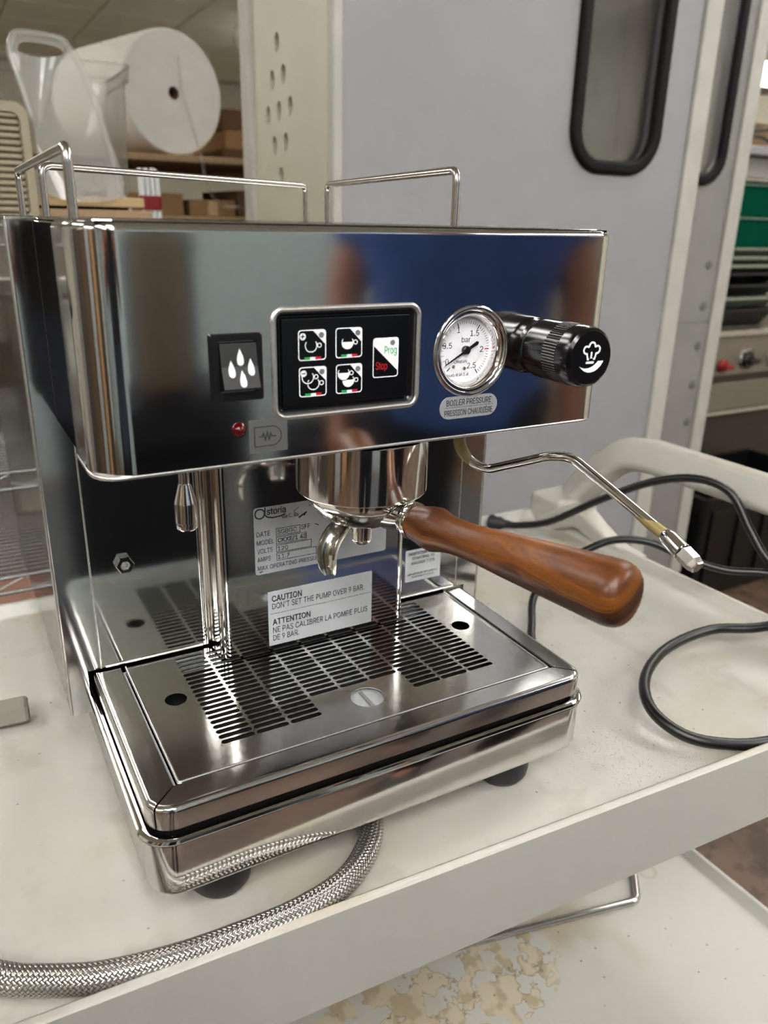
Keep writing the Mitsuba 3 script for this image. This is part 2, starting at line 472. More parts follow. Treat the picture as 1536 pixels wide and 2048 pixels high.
add('ceiling', box(X0, X1, Y0, Y1, CEIL + 0.015, CEIL + 0.08), 'ceiling_grid', kind='structure')
tile_mesh = stack(0.006, 0.534, 0.006, 0.534, 0.003, [(-0.001, 0.006), (0.004, 0.0), (0.0155, 0.0)], n=2)
tile = ply(tile_mesh, 'ceiling_tile')
lamp_cells = set()
tw = 0.54
gx, gy = X0 + 0.08, Y0 + 0.07
nt = 0
for i in range(int((X1 - gx) / tw)):
    for j in range(int((Y1 - gy) / tw)):
        x, y = gx + i * tw, gy + j * tw
        if any(abs(x + tw / 2 - lx) < 0.45 and abs(y + tw / 2 - ly) < 0.78 for lx, ly in LAMPS):
            continue
        scene['ceiling__tile' + (f'_{nt:03d}' if nt else '')] = {**tile, 'to_world': T().translate([x, y, CEIL])}
        nt += 1
for lx, ly in LAMPS:
    k = 'ceiling_light'
    n = 0
    while k in labels:
        n += 1
        k = f'ceiling_light_{n:03d}'
    labels[k] = {'label': 'white ceiling light with two glowing tubes ' + ('hanging below' if ly > 2.2 else 'set into') + ' the ceiling grid', 'category': 'ceiling light', 'group': 'ceiling lights ' + ('hanging at the back' if ly > 2.2 else 'set into the ceiling')}
    hang = 0.13 if ly > 2.2 else 0.0
    fr = man(box(lx - 0.20, lx + 0.20, ly - 0.54, ly + 0.54, CEIL - 0.012, CEIL + 0.0148)) - man(box(lx - 0.18, lx + 0.18, ly - 0.52, ly + 0.52, CEIL - 0.02, CEIL + 0.008))
    if hang:
        scene[k + '__hanger'] = ply(cat(*[rbox(lx - 0.008, lx + 0.008, ly + q - 0.008, ly + q + 0.008, CEIL - 0.10, CEIL + 0.0148, 0.003, 6) for q in (-0.4, 0.4)] + [rbox(lx - 0.02, lx + 0.02, ly - 0.5, ly + 0.5, CEIL - 0.135, CEIL - 0.12, 0.003, 6)]), 'trim_white')
    else:
        scene[k + '__housing'] = ply(tm(fr), 'trim_white')
    for s in (0, 1):
        pw_ = LAMP_POWER * (FRONT_GAIN if ly < -0.7 else BACK_GAIN)
        em = rbox(lx - 0.15 + 0.16 * s, lx - 0.01 + 0.16 * s, ly - 0.50, ly + 0.50, CEIL - 0.055 - hang, CEIL + 0.006 - hang, 0.004)
        scene[k + '__diffuser' + ('_001' if s else '')] = ply(em, 'lamp_glow', emitter={'type': 'area', 'radiance': rgb(*[pw_ * c for c in LAMP_TINT])})

# ------------------------------------------------------------------ cart
CART = 'utility_cart'
tag(CART, 'off-white plastic utility cart with raised lips, holding the coffee machine', 'cart')


def quad_ring(corners, inset, r, z, n=5):
    c = np.array(corners, float)
    out = []
    m = len(c)
    lines = []
    for a, b in zip(c, np.roll(c, -1, 0)):
        d = (b - a) / np.linalg.norm(b - a)
        nn = np.array([-d[1], d[0]])
        lines.append((a + nn * inset, d))
    pts = []
    for k in range(m):
        (p, d), (q, e) = lines[k - 1], lines[k]
        t = np.linalg.solve(np.column_stack([d, -e]), q - p)[0]
        pts.append(p + d * t)
    r = max(r - inset * 0.5, 0.004)
    for k in range(m):
        b, a, cc = pts[k], pts[k - 1], pts[(k + 1) % m]
        u, w = (a - b) / np.linalg.norm(a - b), (cc - b) / np.linalg.norm(cc - b)
        for t in np.linspace(0, 1, n + 1):
            out.append((1 - t) ** 2 * (b + u * r) + 2 * t * (1 - t) * b + t * t * (b + w * r))
    return np.column_stack([np.array(out), np.full(len(out), z)])


Q1 = [(-0.47, -0.0084), (0.672, -0.0668), (0.662, 0.470), (-0.47, 0.482)]
tray_prof = [(-0.062, 0.006), (-0.064, 0.003), (-0.062, 0.0), (0.0110, 0.0), (0.0125, 0.0015), (0.0125, 0.0050), (0.0112, 0.0068), (0.0015, 0.0125), (0.0, 0.0160)]
add(CART + '__upper_tray', loft([quad_ring(Q1, o, 0.03, z) for z, o in tray_prof]), 'cart_plastic', smooth=40)
Q2 = [(-0.47, -0.05), (0.674, -0.11), (0.668, 0.470), (-0.47, 0.482)]
low_prof = [(z - 0.3435, o) for z, o in tray_prof]
add(CART + '__lower_tray', loft([quad_ring(Q2, o, 0.03, z) for z, o in low_prof]), 'cart_lower_plastic', smooth=40)
leg_pts = [(-0.43, 0.02), (-0.43, 0.43), (0.60, 0.425), (0.585, -0.035)]
for k, (x, y) in enumerate(leg_pts[:3]):
    add(CART + '__leg', stack(x - 0.028, x + 0.028, y - 0.02, y + 0.02, 0.012, [(-0.3435, 0.003), (-0.34, 0.0), (-0.06, 0.0)]), 'cart_plastic', smooth=30)
for k, (x, y) in enumerate(leg_pts):
    c = add(CART + '__caster', cat(lathe([(0.0, 0), (0.03, 0), (0.034, -0.004), (0.034, -0.028), (0.03, -0.032), (0.0, -0.032)], (x - 0.016, y, FLOOR + 0.0345), (-1, 0, 0), 28)), 'black_rubber', smooth=30)
    add(c + '__fork', cat(rbox(x - 0.02, x + 0.02, y - 0.02, y + 0.02, FLOOR + 0.075, -0.406, 0.004), rbox(x - 0.021, x - 0.0175, y - 0.016, y + 0.016, FLOOR + 0.03, FLOOR + 0.08, 0.0015), rbox(x + 0.0175, x + 0.021, y - 0.016, y + 0.016, FLOOR + 0.03, FLOOR + 0.08, 0.0015)), 'steel_dull', smooth=30)
# handle: moulded post at the back corner, an arch, and the grip along the cart's end
hp = smooth_path([(0.694, 0.452, -0.020), (0.696, 0.437, 0.020), (0.699, 0.4150, 0.054), (0.700, 0.380, 0.092), (0.700, 0.348, 0.116), (0.700, 0.312, 0.1245), (0.700, 0.270, 0.1260), (0.700, 0.20, 0.126), (0.700, 0.09, 0.1262), (0.700, 0.04, 0.118), (0.690, 0.0, 0.085), (0.676, -0.03, 0.04), (0.660, -0.045, -0.012)], 7)
sec = rrect(-0.016, 0.016, -0.021, 0.021, 0.010, 5)[::-1]
hs = np.interp(np.arange(len(hp)) / (len(hp) - 1), [0, 0.10, 0.16, 0.30, 0.75, 0.9, 1], [1.25, 1.2, 1.1, 1.0, 1.0, 1.15, 1.4])
ups = np.tile((0.35, 0.0, 1.0), (len(hp), 1)); ups[:14] = np.linspace((0.9, 0.5, 0.4), (0.35, 0.0, 1.0), 14)
hk = add(CART + '__handle', sweep(hp, sec, up=ups, scale=hs), 'cart_plastic', smooth=50)
for s in (-1, 0, 1):
    gp = [(0.700 + 0.0055 * s + 0.0075, y, 0.1472 - 0.0016 * s - 0.0020) for y in np.linspace(0.305, 0.085, 12)]
    add(hk + '__grip_rib', tube(gp, 0.0018, 8), 'cart_plastic', smooth=True)
sh = smooth_path([(0.655, 0.440, 0.006), (0.660, 0.400, 0.030), (0.662, 0.372, 0.034), (0.664, 0.345, 0.022), (0.665, 0.31, 0.010), (0.666, 0.27, 0.007)], 6)
add(CART + '__corner_boss', sweep(sh, rrect(-0.020, 0.014, -0.022, 0.006, 0.005, 4)[::-1], up=(0, 0, 1), scale=np.interp(np.arange(len(sh)), [0, 6, 14, len(sh)], [1.0, 1.1, 0.9, 0.5])), 'cart_plastic', smooth=50)
bs = stack(0.646, 0.722, 0.404, 0.468, 0.009, [(-0.05, 0.0), (0.030, 0.0), (0.0375, 0.002), (0.041, 0.008)])
add(CART + '__handle_socket', bs, 'cart_plastic', smooth=30)

# ------------------------------------------------------------------ espresso machine
M = 'espresso_machine'
tag(M, 'stainless steel one-group espresso machine with black control panel, on the utility cart', 'espresso machine')
YF, YH, YP, YR = 0.1658, 0.0265, 0.137, 0.166
# base tub with rolled rim
add(M + '__base', stack(0, 0.32, 0, 0.49, [0.018, 0.018, 0.006, 0.006],
    [(0.027, 0.008), (0.0275, 0.0045), (0.0295, 0.0015), (0.033, 0.0002), (0.060, 0.0), (0.0655, 0.0002), (0.0668, -0.0016), (0.0688, -0.0024), (0.0705, -0.0018), (0.0715, 0.0004), (0.0712, 0.0035)], n=8), 'steel_mirror', smooth=35)
for x, y in ((0.047, 0.030), (0.268, 0.030), (0.047, 0.44), (0.268, 0.44)):
    add(M + '__foot', lathe([(0.0, 0.0), (0.0125, 0.0), (0.0165, 0.0015), (0.0195, 0.006), (0.0205, 0.012), (0.0195, 0.020), (0.0175, 0.0268), (0, 0.0268)], (x, y, 0), n=36), 'black_rubber', smooth=50, label='black domed rubber foot')
# dark void between base and drip tray cover
add(M + '__tray_gap', stack(0.006, 0.314, 0.006, 0.16, [0.014, 0.014, 0.002, 0.002], [(0.0705, 0.0), (0.0765, 0.0)]), 'black_gap')
# drip tray cover: three mitred frame strips round the grid plate
cov = man(stack(0.0027, 0.3172, 0.0012, YF - 0.0006, [0.0155, 0.0155, 0.001, 0.001], [(0.0755, 0.0004), (0.0868, 0.0), (0.0889, 0.0007), (0.0900, 0.0020), (0.0903, 0.0042)], n=8))
cov -= man(box(0.0210, 0.3008, 0.0200, 0.30, 0.05, 0.12))
cov -= man(stack(0.006, 0.314, 0.0045, 0.30, [0.013, 0.013, 0.001, 0.001], [(0.05, 0), (0.0885, 0.0), (0.0893, 0.003)], n=8))
g = 0.00022
cuts = [('drip_tray_frame', Polygon([(-1e-3 + g, -1.5e-3), (0.321 - g, -1.5e-3), (0.3008 - g, 0.0200 - g), (0.0210 + g, 0.0200 - g)]).buffer(0)),
        ('drip_tray_frame', Polygon([(-2e-3, -1e-3 + g), (0.0210 - g, 0.0200 + g), (0.0210 - g, 0.3), (-2e-3, 0.3)])),
        ('drip_tray_frame', Polygon([(0.3008 + g, 0.0200 + g), (0.322, -1e-3 + g), (0.322, 0.3), (0.3008 + g, 0.3)]))]
for nm, pg in cuts:
    ex = extr(pg, 0.1); ex.apply_translation((0, 0, 0.04))
    add(M + '__' + nm, tm(cov ^ man(ex)), 'steel_tray', smooth=35, label='mitred steel frame strip of the drip tray')
add(M + '__tray_basin', tm(man(box(0.0215, 0.3003, 0.0205, 0.158, 0.0725, 0.0880)) - man(box(0.0228, 0.299, 0.0218, 0.157, 0.0735, 0.2))), 'label_silver')
# grid plate
plate = rpoly(0.0236, 0.2984, 0.0210, 0.1620, 0.0008)
slots = []
for c in range(9):
    for r in range(20):
        if 3 <= c <= 5 and r > 15:
            continue
        y = 0.1545 - r * 0.00569
        x = 0.0582 + c * 0.02315
        slots.append(LineString([(x + 0.0017, y), (x + 0.0195, y)]).buffer(0.00192, 4))
holes = [Point(0.0456, 0.1057).buffer(0.0073, 12), Point(0.2764, 0.1046).buffer(0.0073, 12), Point(0.1619, 0.0492).buffer(0.0118, 16)]
pl = extr(plate.difference(unary_union(slots + holes)), 0.0007)
pl.apply_translation((0, 0, 0.0888))
pk = add(M + '__drip_grid', pl, 'steel_tray', label='slotted steel drip grid')
rim = bend_path([(0.0245, 0.1618, 0.0898), (0.0245, 0.0219, 0.0898), (0.2975, 0.0219, 0.0898), (0.2975, 0.1618, 0.0898)], 0.002)
add(pk + '__rim', sweep(rim, rrect(-0.0008, 0.0008, -0.0010, 0.0008, 0.0006, 3)[::-1], up=(0, 0, 1)), 'bright_line', smooth=50)
add(M + '__drain_bar', rbox(0.1602, 0.1632, 0.0390, 0.0594, 0.0868, 0.0876, 0.0004), 'steel_dull')
add(M + '__drain_dish', lathe([(0, 0), (0.0150, 0), (0.0155, 0.0120), (0.0150, 0.0130), (0, 0.0130)], (0.1619, 0.0492, 0.0737), n=30), 'label_silver', smooth=30)
# body sides and flanges
add(M + '__side_panel', rbox(-0.0150, -0.0132, YF + 0.001, 0.505, 0.0577, 0.3915, 0.0006), 'steel_body', label='mirror-bright left side panel')
add(M + '__side_panel', rbox(0.3336, 0.3354, YF + 0.001, 0.505, 0.0577, 0.3915, 0.0006), 'steel_body', label='mirror-bright right side panel')
for s in (0, 1):
    fl = Polygon([(-0.0150, 0.0577), (-0.0008, 0.0577), (-0.0008, 0.0908), (0.0089, 0.0908), (0.0089, 0.3915), (-0.0150, 0.3915)])
    if s:
        fl = aff.scale(fl, -1, 1, origin=(0.16, 0))
        fl = aff.translate(fl, 0.0004, 0)
    add(M + '__front_flange', front(extr(fl, 0.0012), YF + 0.0012), 'steel_body')
    xe, xi = (-0.0146, 0.0087) if not s else (0.3350, 0.3119)
    zt = 0.271 if not s else 0.271
    add(M + '__flange_edge', cat(tube([(xe, YF + 0.0006, 0.0585), (xe, YF + 0.0006, 0.391)], 0.0013, 10), tube([(xi, YF + 0.0006, 0.0908), (xi, YF + 0.0006, zt)], 0.0011, 10)), 'bright_line', smooth=50)
add(M + '__back_panel', rbox(-0.0132, 0.3336, 0.5032, 0.505, 0.0577, 0.3915, 0.0006), 'steel_body')
# splash panel: recessed sheet with the boiler pillar bent forward
pp = [(0.0092, YR), (0.0750, YR), (0.0872, YR - 0.0015), (0.0895, YR - 0.013), (0.0896, YP + 0.005), (0.0896, YP), (0.0946, YP), (0.236, YP), (0.2402, YP), (0.2402, YP + 0.003), (0.2402, YR - 0.003), (0.2402, YR), (0.2442, YR), (0.3116, YR)]
pth = bend_path([(x, y, 0) for x, y in ((0.0092, YR), (0.0880, YR), (0.0898, YP), (0.2403, YP), (0.2403, YR), (0.3116, YR))], 0.0062, 10)
pth[:, :2] = pth[:, :2]
sp = LineString(pth[:, :2]).buffer(0.0006, cap_style=2, join_style=1)
spl = extr(sp, 0.181); spl.apply_translation((0, 0, 0.0912))
add(M + '__splash_panel', spl, 'steel_mirror', smooth=35)
for x0, x1 in ((0.0115, 0.0820), (0.2450, 0.3085)):
    add(M + '__panel_lip', cat(tube([(x0, YR - 0.0016, 0.0922), (x1, YR - 0.0016, 0.0922)], 0.0010, 8)), 'bright_line', smooth=30)
nutc = (0.0311, YR - 0.0006, 0.169)
nk = add(M + '__panel_nut', lathe([(0.0028, 0.0), (0.0066, 0.0), (0.0066, 0.0045), (0.0058, 0.0055), (0.0036, 0.0055), (0.0028, 0.004)], nutc, (0, -1, 0), 6, True), 'chrome')
add(nk + '__screw', lathe([(0.0, 0.0), (0.0029, 0.0), (0.0029, 0.0035), (0.0, 0.0038)], nutc, (0, -1, 0), 16), 'steel_dull', smooth=30)

# head
HX0, HX1, HZ0, HZ1 = -0.0019, 0.3221, 0.2722, 0.3922
RC = [0.021, 0.014, 0.0005, 0.0005]
head = man(stack(HX0, HX1, YH, 0.0790, RC, [(HZ0, 0.0026), (HZ0 + 0.0004, 0.0012), (HZ0 + 0.0016, 0.0), (HZ1 - 0.0042, 0.0), (HZ1 - 0.0018, 0.0007), (HZ1 - 0.0005, 0.0020), (HZ1, 0.0040)], n=10))
cut = stack(0.0932, 0.1766, 0.2972, 0.3506, 0.0045, [(-0.0045, 0), (0.01, 0)])
head -= man(front(cut, YH))
head -= man(lathe([(0, -0.02), (0.0240, -0.02), (0.0240, 0.010), (0, 0.010)], (0.2155, YH, 0.3239), (0, 1, 0), 64))
add(M + '__head_panel', tm(head), 'steel_head', smooth=30)
add(M + '__head_side', cat(rbox(HX0 + 0.0018, HX1 - 0.0018, 0.0795, YF + 0.0002, HZ0 + 0.0004, HZ1 - 0.001, 0.0008)), 'steel_body')
add(M + '__head_edge', cat(tube(bend_path([(HX0 + 0.0005, 0.0785, HZ0 + 0.0012), (HX0 + 0.0005, YH + 0.0005, HZ0 + 0.0012), (HX1 - 0.0005, YH + 0.0005, HZ0 + 0.0012), (HX1 - 0.0005, 0.0785, HZ0 + 0.0012)], 0.017, 10), 0.0011, 10)), 'bright_line', smooth=60)
# top: cup tray of the machine
add(M + '__top_panel', stack(-0.0148, 0.3352, 0.0305, 0.5045, [0.012, 0.012, 0.004, 0.004], [(HZ1 - 0.0008, 0.0), (HZ1 + 0.0002, 0.0), (HZ1 + 0.0007, 0.0008)]) if False else cat(stack(HX0 + 0.004, HX1 - 0.004, 0.0315, YF + 0.002, [0.016, 0.01, 0.0005, 0.0005], [(HZ1 - 0.0004, 0.0), (HZ1 + 0.0006, 0.0004)]), rbox(-0.0148, 0.3352, YF + 0.0005, 0.5045, HZ1 - 0.0008, HZ1 + 0.0007, 0.0006)), 'steel_body')
add(M + '__top_seam', cat(rbox(HX0 + 0.012, HX1 - 0.008, 0.0288, 0.0312, HZ1 - 0.0012, HZ1 + 0.0002, 0.0004)), 'black_gap')
# rocker switch
sx0, sx1, sz0, sz1 = 0.0576, 0.0849, 0.3073, 0.3410
sk = add(M + '__rocker_switch', tm(man(front(stack(sx0, sx1, sz0, sz1, 0.0012, [(-0.004, 0.0), (0.0016, 0.0), (0.0024, 0.0007), (0.0024, 0.003)]), YH)) - man(front(box(sx0 + 0.0042, sx1 - 0.0034, sz0 + 0.0046, sz1 - 0.0036, -0.003, 0.02), YH))), 'black_satin', smooth=30, label='black water rocker switch in a square bezel')
rk = Polygon([(sz0 + 0.0050, 0.0), (sz0 + 0.0064, 0.0066), (sz0 + 0.0075, 0.0082), ((sz0 + sz1) / 2 + 0.001, 0.0044), (sz1 - 0.0044, 0.0028), (sz1 - 0.0040, -0.002)])
rm = trimesh.creation.extrude_polygon(rk, sx1 - sx0 - 0.0084, engine='earcut')
V = np.array(rm.vertices)
rm.vertices = np.column_stack([sx0 + 0.0046 + V[:, 2], YH - V[:, 1], V[:, 0]])
rm.fix_normals()
rkk = add(sk + '__rocker', rm, 'black_switch', label='rocker printed with four white water drops')


def drop(cx, cy, s):
    t = np.linspace(0, 2 * np.pi, 28)
    return Polygon([(cx + s * 0.62 * math.sin(a) * math.sin(a / 2) ** 1.3, cy + s * (1.05 * math.cos(a))) for a in t[:-1]])


dm = []
for (u, v, s) in ((0.0722, 0.3298, 0.0040), (0.0672, 0.3243, 0.0040), (0.0774, 0.3248, 0.0040), (0.0724, 0.3195, 0.0040)):
    m = extr(drop(u, v, s), 0.0002)
    w = np.interp(v, [sz0 + 0.0075, (sz0 + sz1) / 2 + 0.001, sz1 - 0.0044], [0.0082, 0.0044, 0.0028])
    Vv = np.array(m.vertices)
    Vv[:, 2] += np.interp(Vv[:, 1], [sz0 + 0.0075, (sz0 + sz1) / 2 + 0.001, sz1 - 0.0044], [0.0082, 0.0044, 0.0028]) + 0.0001
    m.vertices = Vv
    add(M + '__drop_print', front(m, YH), 'print_white')
# control panel
fx0, fx1, fz0, fz1 = 0.0898, 0.1800, 0.2942, 0.3534
prof = [(0.0, -0.0002), (0.0008, 0.0008), (0.0018, 0.0012), (0.0027, 0.0008), (0.0034, -0.0006), (0.0038, -0.0036)]
rings = []
for o, w in prof:
    r = rrect(fx0 + o, fx1 - o, fz0 + o, fz1 - o, 0.0075 - o, 8)
    rings.append(np.column_stack([r, np.full(len(r), w)]))
add(M + '__panel_frame', front(loft(rings, False, False), YH), 'satin_rim', smooth=60, label='pressed bright rim round the control panel')
bw = -0.0016
ck = add(M + '__control_panel', front(stack(0.0932, 0.1766, 0.2975, 0.3503, 0.0040, [(-0.0040, 0.0), (-0.0024, 0.0), (-0.0022, 0.0012), (-0.0030, 0.0022), (-0.0030, 0.0030), (bw, 0.0036), (bw + 0.0003, 0.0044)], n=6), YH), 'membrane', smooth=30, label='black membrane control panel with five printed buttons')
W = bw + 0.0004
PNAME = {'print_white': 'button_symbol', 'print_grey': 'button_lamp', 'print_green': 'flag_stripe', 'print_red': 'flag_stripe'}


def pr(mat, shape, up=0, name=None):
    m = extr(shape, 0.00012)
    m.apply_translation((0, 0, W + 0.00013 * up))
    add(ck + '__' + (name or PNAME[mat]), front(m, YH), mat, label='printed coffee button symbol' if mat == 'print_white' and not name else None)


S = 0.0161 / 178


def icon(x0, z1, cups, sign=None):
    """Button print: x0, z1 the outline's upper left; cups: (cx, cy, filled) in sketch units from there."""
    w = 0.0161
    f = rpoly(x0, x0 + w, z1 - w, z1, 0.0018)
    inner = rpoly(x0 + 0.0006, x0 + w - 0.0006, z1 - w + 0.0006, z1 - 0.0006, 0.0014)
    corner = Polygon([(x0 + w * 0.50, z1), (x0 + w, z1), (x0 + w, z1 - w * 0.52)]).intersection(f)
    led = Point(x0 + w - 0.0027, z1 - 0.0030).buffer(0.0015, 10)
    white = f.difference(inner).union(corner).difference(led)
    for cx, cy, fill in cups:
        X, Yc = x0 + cx * S, z1 - cy * S
        r = 40 * S
        half = Point(X, Yc).buffer(r, 16).intersection(sbox(X - r, Yc - r, X + r, Yc + 0.1 * r))
        lower = half.buffer(0)
        if fill:
            shape = lower
        else:
            sides = Point(X, Yc).buffer(r, 16).difference(Point(X, Yc).buffer(r - 0.0006, 16)).intersection(sbox(X - r, Yc - r, X + r, Yc + 0.5 * r))
            shape = sides.union(Point(X, Yc).buffer(r, 16).intersection(sbox(X - r, Yc - r, X + r, Yc - 0.80 * r)))
        sides = Point(X, Yc).buffer(r, 16).difference(Point(X, Yc).buffer(r - 0.0005, 16)).intersection(sbox(X - r, Yc - r, X + r, Yc + 0.55 * r))
        shape = shape.union(sides).union(ring2(X + 53 * S, Yc + 0.02 * r, 15 * S, 0.00055, 10))
        white = white.difference(shape.buffer(0.0004)).union(shape) if len(cups) > 1 else white.union(shape)
    if sign:
        c = Point(x0 + 30 * S, z1 - 38 * S).buffer(20 * S, 12)
        bar = sbox(x0 + 18 * S, z1 - 41 * S, x0 + 42 * S, z1 - 35 * S)
        if sign == '+':
            bar = bar.union(sbox(x0 + 27 * S, z1 - 50 * S, x0 + 33 * S, z1 - 26 * S))
        white = white.union(c.difference(bar))
    fx, fy = x0 + 38 * S, z1 - 172 * S
    white = white.difference(sbox(fx, fy, fx + 108 * S, fy + 16 * S))
    pr('print_white', white.buffer(0))
    pr('print_grey', led)
    pr('print_green', sbox(fx, fy, fx + 35 * S, fy + 15 * S), 1)
    pr('print_white', sbox(fx + 36 * S, fy, fx + 70 * S, fy + 15 * S), 1, 'flag_stripe')
    pr('print_red', sbox(fx + 71 * S, fy, fx + 106 * S, fy + 15 * S), 1)


icon(0.1056, 0.3409, [(82, 92, False)], '+')
icon(0.1272, 0.3411, [(80, 88, True)])
icon(0.1058, 0.3216, [(92, 100, False), (57, 62, False)], '-')
icon(0.1274, 0.3217, [(84, 100, True), (52, 56, True)])
px0, px1, pz0, pz1 = 0.1500, 0.1663, 0.3127, 0.3347
pf = rpoly(px0, px1, pz0, pz1, 0.0018)
pin = rpoly(px0 + 0.0006, px1 - 0.0006, pz0 + 0.0006, pz1 - 0.0006, 0.0014)
tri = Polygon([(px0, pz1 - 0.0038), (px0, pz1), (px1, pz1), (px1, pz0 + 0.0030)]).intersection(pf)
pled = Point(px1 - 0.0039, pz1 - 0.0030).buffer(0.0015, 10)
pr('print_white', pf.difference(pin).union(tri).difference(pled))
pr('print_grey', pled)
add(ck + '__button_lettering', front(text('Prog', 0.0042, px0 + 0.0073, pz1 - 0.0090, W + 0.00014, width=0.0077, depth=0.00012), YH), 'print_green', label='green word Prog')
add(ck + '__button_lettering', front(text('Stop', 0.0042, px0 + 0.0018, pz0 + 0.0046, W + 0.00014, width=0.0074, depth=0.00012), YH), 'print_red', label='red word Stop')
# indicator lamp and heater sticker
lk = add(M + '__indicator_lamp', lathe([(0.0, 0.0), (0.0040, 0.0), (0.0040, 0.0006), (0.0036, 0.0010), (0.0030, 0.0024), (0.0018, 0.0033), (0.0, 0.0036)], (0.0712, YH, 0.2918), (0, -1, 0), 24), 'red_lens', smooth=60, label='small red indicator lamp')
hk2 = add(M + '__heater_sticker', front(extr(rpoly(0.0765, 0.0981, 0.2782, 0.2962, 0.0006), 0.00015), YH), 'label_clear', label='clear sticker with a black heater symbol')
D = unary_union([sbox(0.0793, 0.2814, 0.0880, 0.2924), Point(0.0893, 0.2869).buffer(0.0055, 16)])
Dl = D.difference(D.buffer(-0.0005))
zz = LineString([(0.0822, 0.2868), (0.0838, 0.2868), (0.0845, 0.2888), (0.0856, 0.2848), (0.0866, 0.2893), (0.0877, 0.2848), (0.0886, 0.2886), (0.0893, 0.2867), (0.0914, 0.2867)]).buffer(0.00032)
add(hk2 + '__symbol', front(extr(Dl.union(zz), 0.0003), YH), 'print_black')
# pressure gauge
gc = np.array([0.2155, YH, 0.3239])
gk = add(M + '__pressure_gauge', lathe([(0.0268, 0.0), (0.0262, -0.0010), (0.0250, -0.0012), (0.0238, -0.0004), (0.0231, 0.0010), (0.0228, 0.0004), (0.0222, -0.0003), (0.0214, 0.0002), (0.0203, 0.0022), (0.0196, 0.0040), (0.0190, 0.0078)], gc, (0, 1, 0), 72), 'chrome', smooth=60, label='round boiler pressure gauge with chrome bezel')
gm = lathe([(0.0268, 0.0), (0.0262, -0.0010), (0.0250, -0.0012), (0.0238, -0.0004), (0.0231, 0.0010), (0.0228, 0.0004), (0.0222, -0.0003), (0.0214, 0.0002), (0.0203, 0.0022), (0.0196, 0.0040), (0.0190, 0.0078)], gc, (0, 1, 0), 72)
ring_f = gm.faces[(gm.vertices[gm.faces][:, :, [0, 2]] - gc[[0, 2]]).__pow__(2).sum(-1).min(1) > 1e-5]
scene[gk] = ply(trimesh.Trimesh(gm.vertices, ring_f, process=False), 'chrome', smooth=60)
DY = YH + 0.0068
dk = add(gk + '__dial', lathe([(0, 0), (0.0195, 0), (0.0195, 0.001), (0, 0.001)], (gc[0], DY, gc[2]), (0, 1, 0), 48), 'dial_white')
tk, rd = [], []
for i in range(0, 51):
    val = i * 0.05
    a = math.radians(112 * (2 - val))
    long = (i % 10 == 0)
    r0, r1 = (0.0143, 0.0172) if long else (0.0154, 0.0172)
    if val < 1.0 and not long and i % 2:
        continue
    seg = LineString([(gc[0] + r0 * math.cos(a), gc[2] + r0 * math.sin(a)), (gc[0] + r1 * math.cos(a), gc[2] + r1 * math.sin(a))]).buffer(0.0003 if long else 0.00012, cap_style=2)
    (rd if i == 40 else tk).append(extr(seg, 0.0001))


def dial_uv(px, py):
    return gc[0] + (px - 370) / 0.78 * 0.0185 / 221, gc[2] - (py - 487) * 0.0185 / 221


for s, px, py, h in (('1', 320, 345, 0.0034), ('1.5', 428, 372, 0.0034), ('2', 481, 488, 0.0034), ('2.5', 418, 600, 0.0034), ('0.5', 250, 450, 0.0034), ('0', 252, 562, 0.0034), ('bar', 373, 413, 0.0032), ('ORMAN', 343, 568, 0.0019), ('mod. B kl.1.6', 327, 660, 0.0019)):
    u, v = dial_uv(px, py)
    tk.append(text(s, h, u, v - h / 2, 0.0, anchor='c', depth=0.0001, width=None))
add(dk + '__scale', front(cat(*tk), DY), 'print_black')
add(dk + '__mark', front(cat(*rd), DY), 'print_red')
for px, py in ((296, 600), (370, 617)):
    u, v = dial_uv(px, py)
    add(dk + '__rivet', lathe([(0, 0), (0.0011, 0), (0.0009, 0.0005), (0, 0.0006)], (u, DY, v), (0, -1, 0), 14), 'brass', smooth=40)
na = math.radians(209)
nd = np.array([math.cos(na), math.sin(na)])
ne = np.array([-nd[1], nd[0]])
c2 = gc[[0, 2]]
npoly = Polygon([c2 + nd * 0.0168 + ne * 0.0002, c2 + nd * 0.0168 - ne * 0.0002, c2 - ne * 0.0007, c2 - nd * 0.0085 - ne * 0.0011, c2 - nd * 0.0095, c2 - nd * 0.0085 + ne * 0.0011, c2 + ne * 0.0007])
nm_ = extr(npoly, 0.0004); nm_.apply_translation((0, 0, 0.0016))
add(gk + '__needle', cat(front(nm_, DY), lathe([(0, 0), (0.0026, 0), (0.0026, 0.0022), (0.0020, 0.0028), (0.0, 0.0028)], (gc[0], DY, gc[2]), (0, -1, 0), 20)), 'black_satin')
lk2 = add(M + '__gauge_label', front(extr(rpoly(0.1947, 0.2366, 0.2846, 0.2980, 0.0066), 0.0003), YH), 'label_silver', label='rounded silver label reading BOILER PRESSURE')
add(lk2 + '__lettering', front(cat(text('BOILER PRESSURE', 0.0036, 0.2156, 0.2926, 0.0003, width=0.0325, anchor='c'), text('PRESSION CHAUDIÈRE', 0.0036, 0.2156, 0.2864, 0.0003, width=0.0350, anchor='c'), extr(sbox(0.1985, 0.29145, 0.2335, 0.29165), 0.0004)), YH), 'print_black')
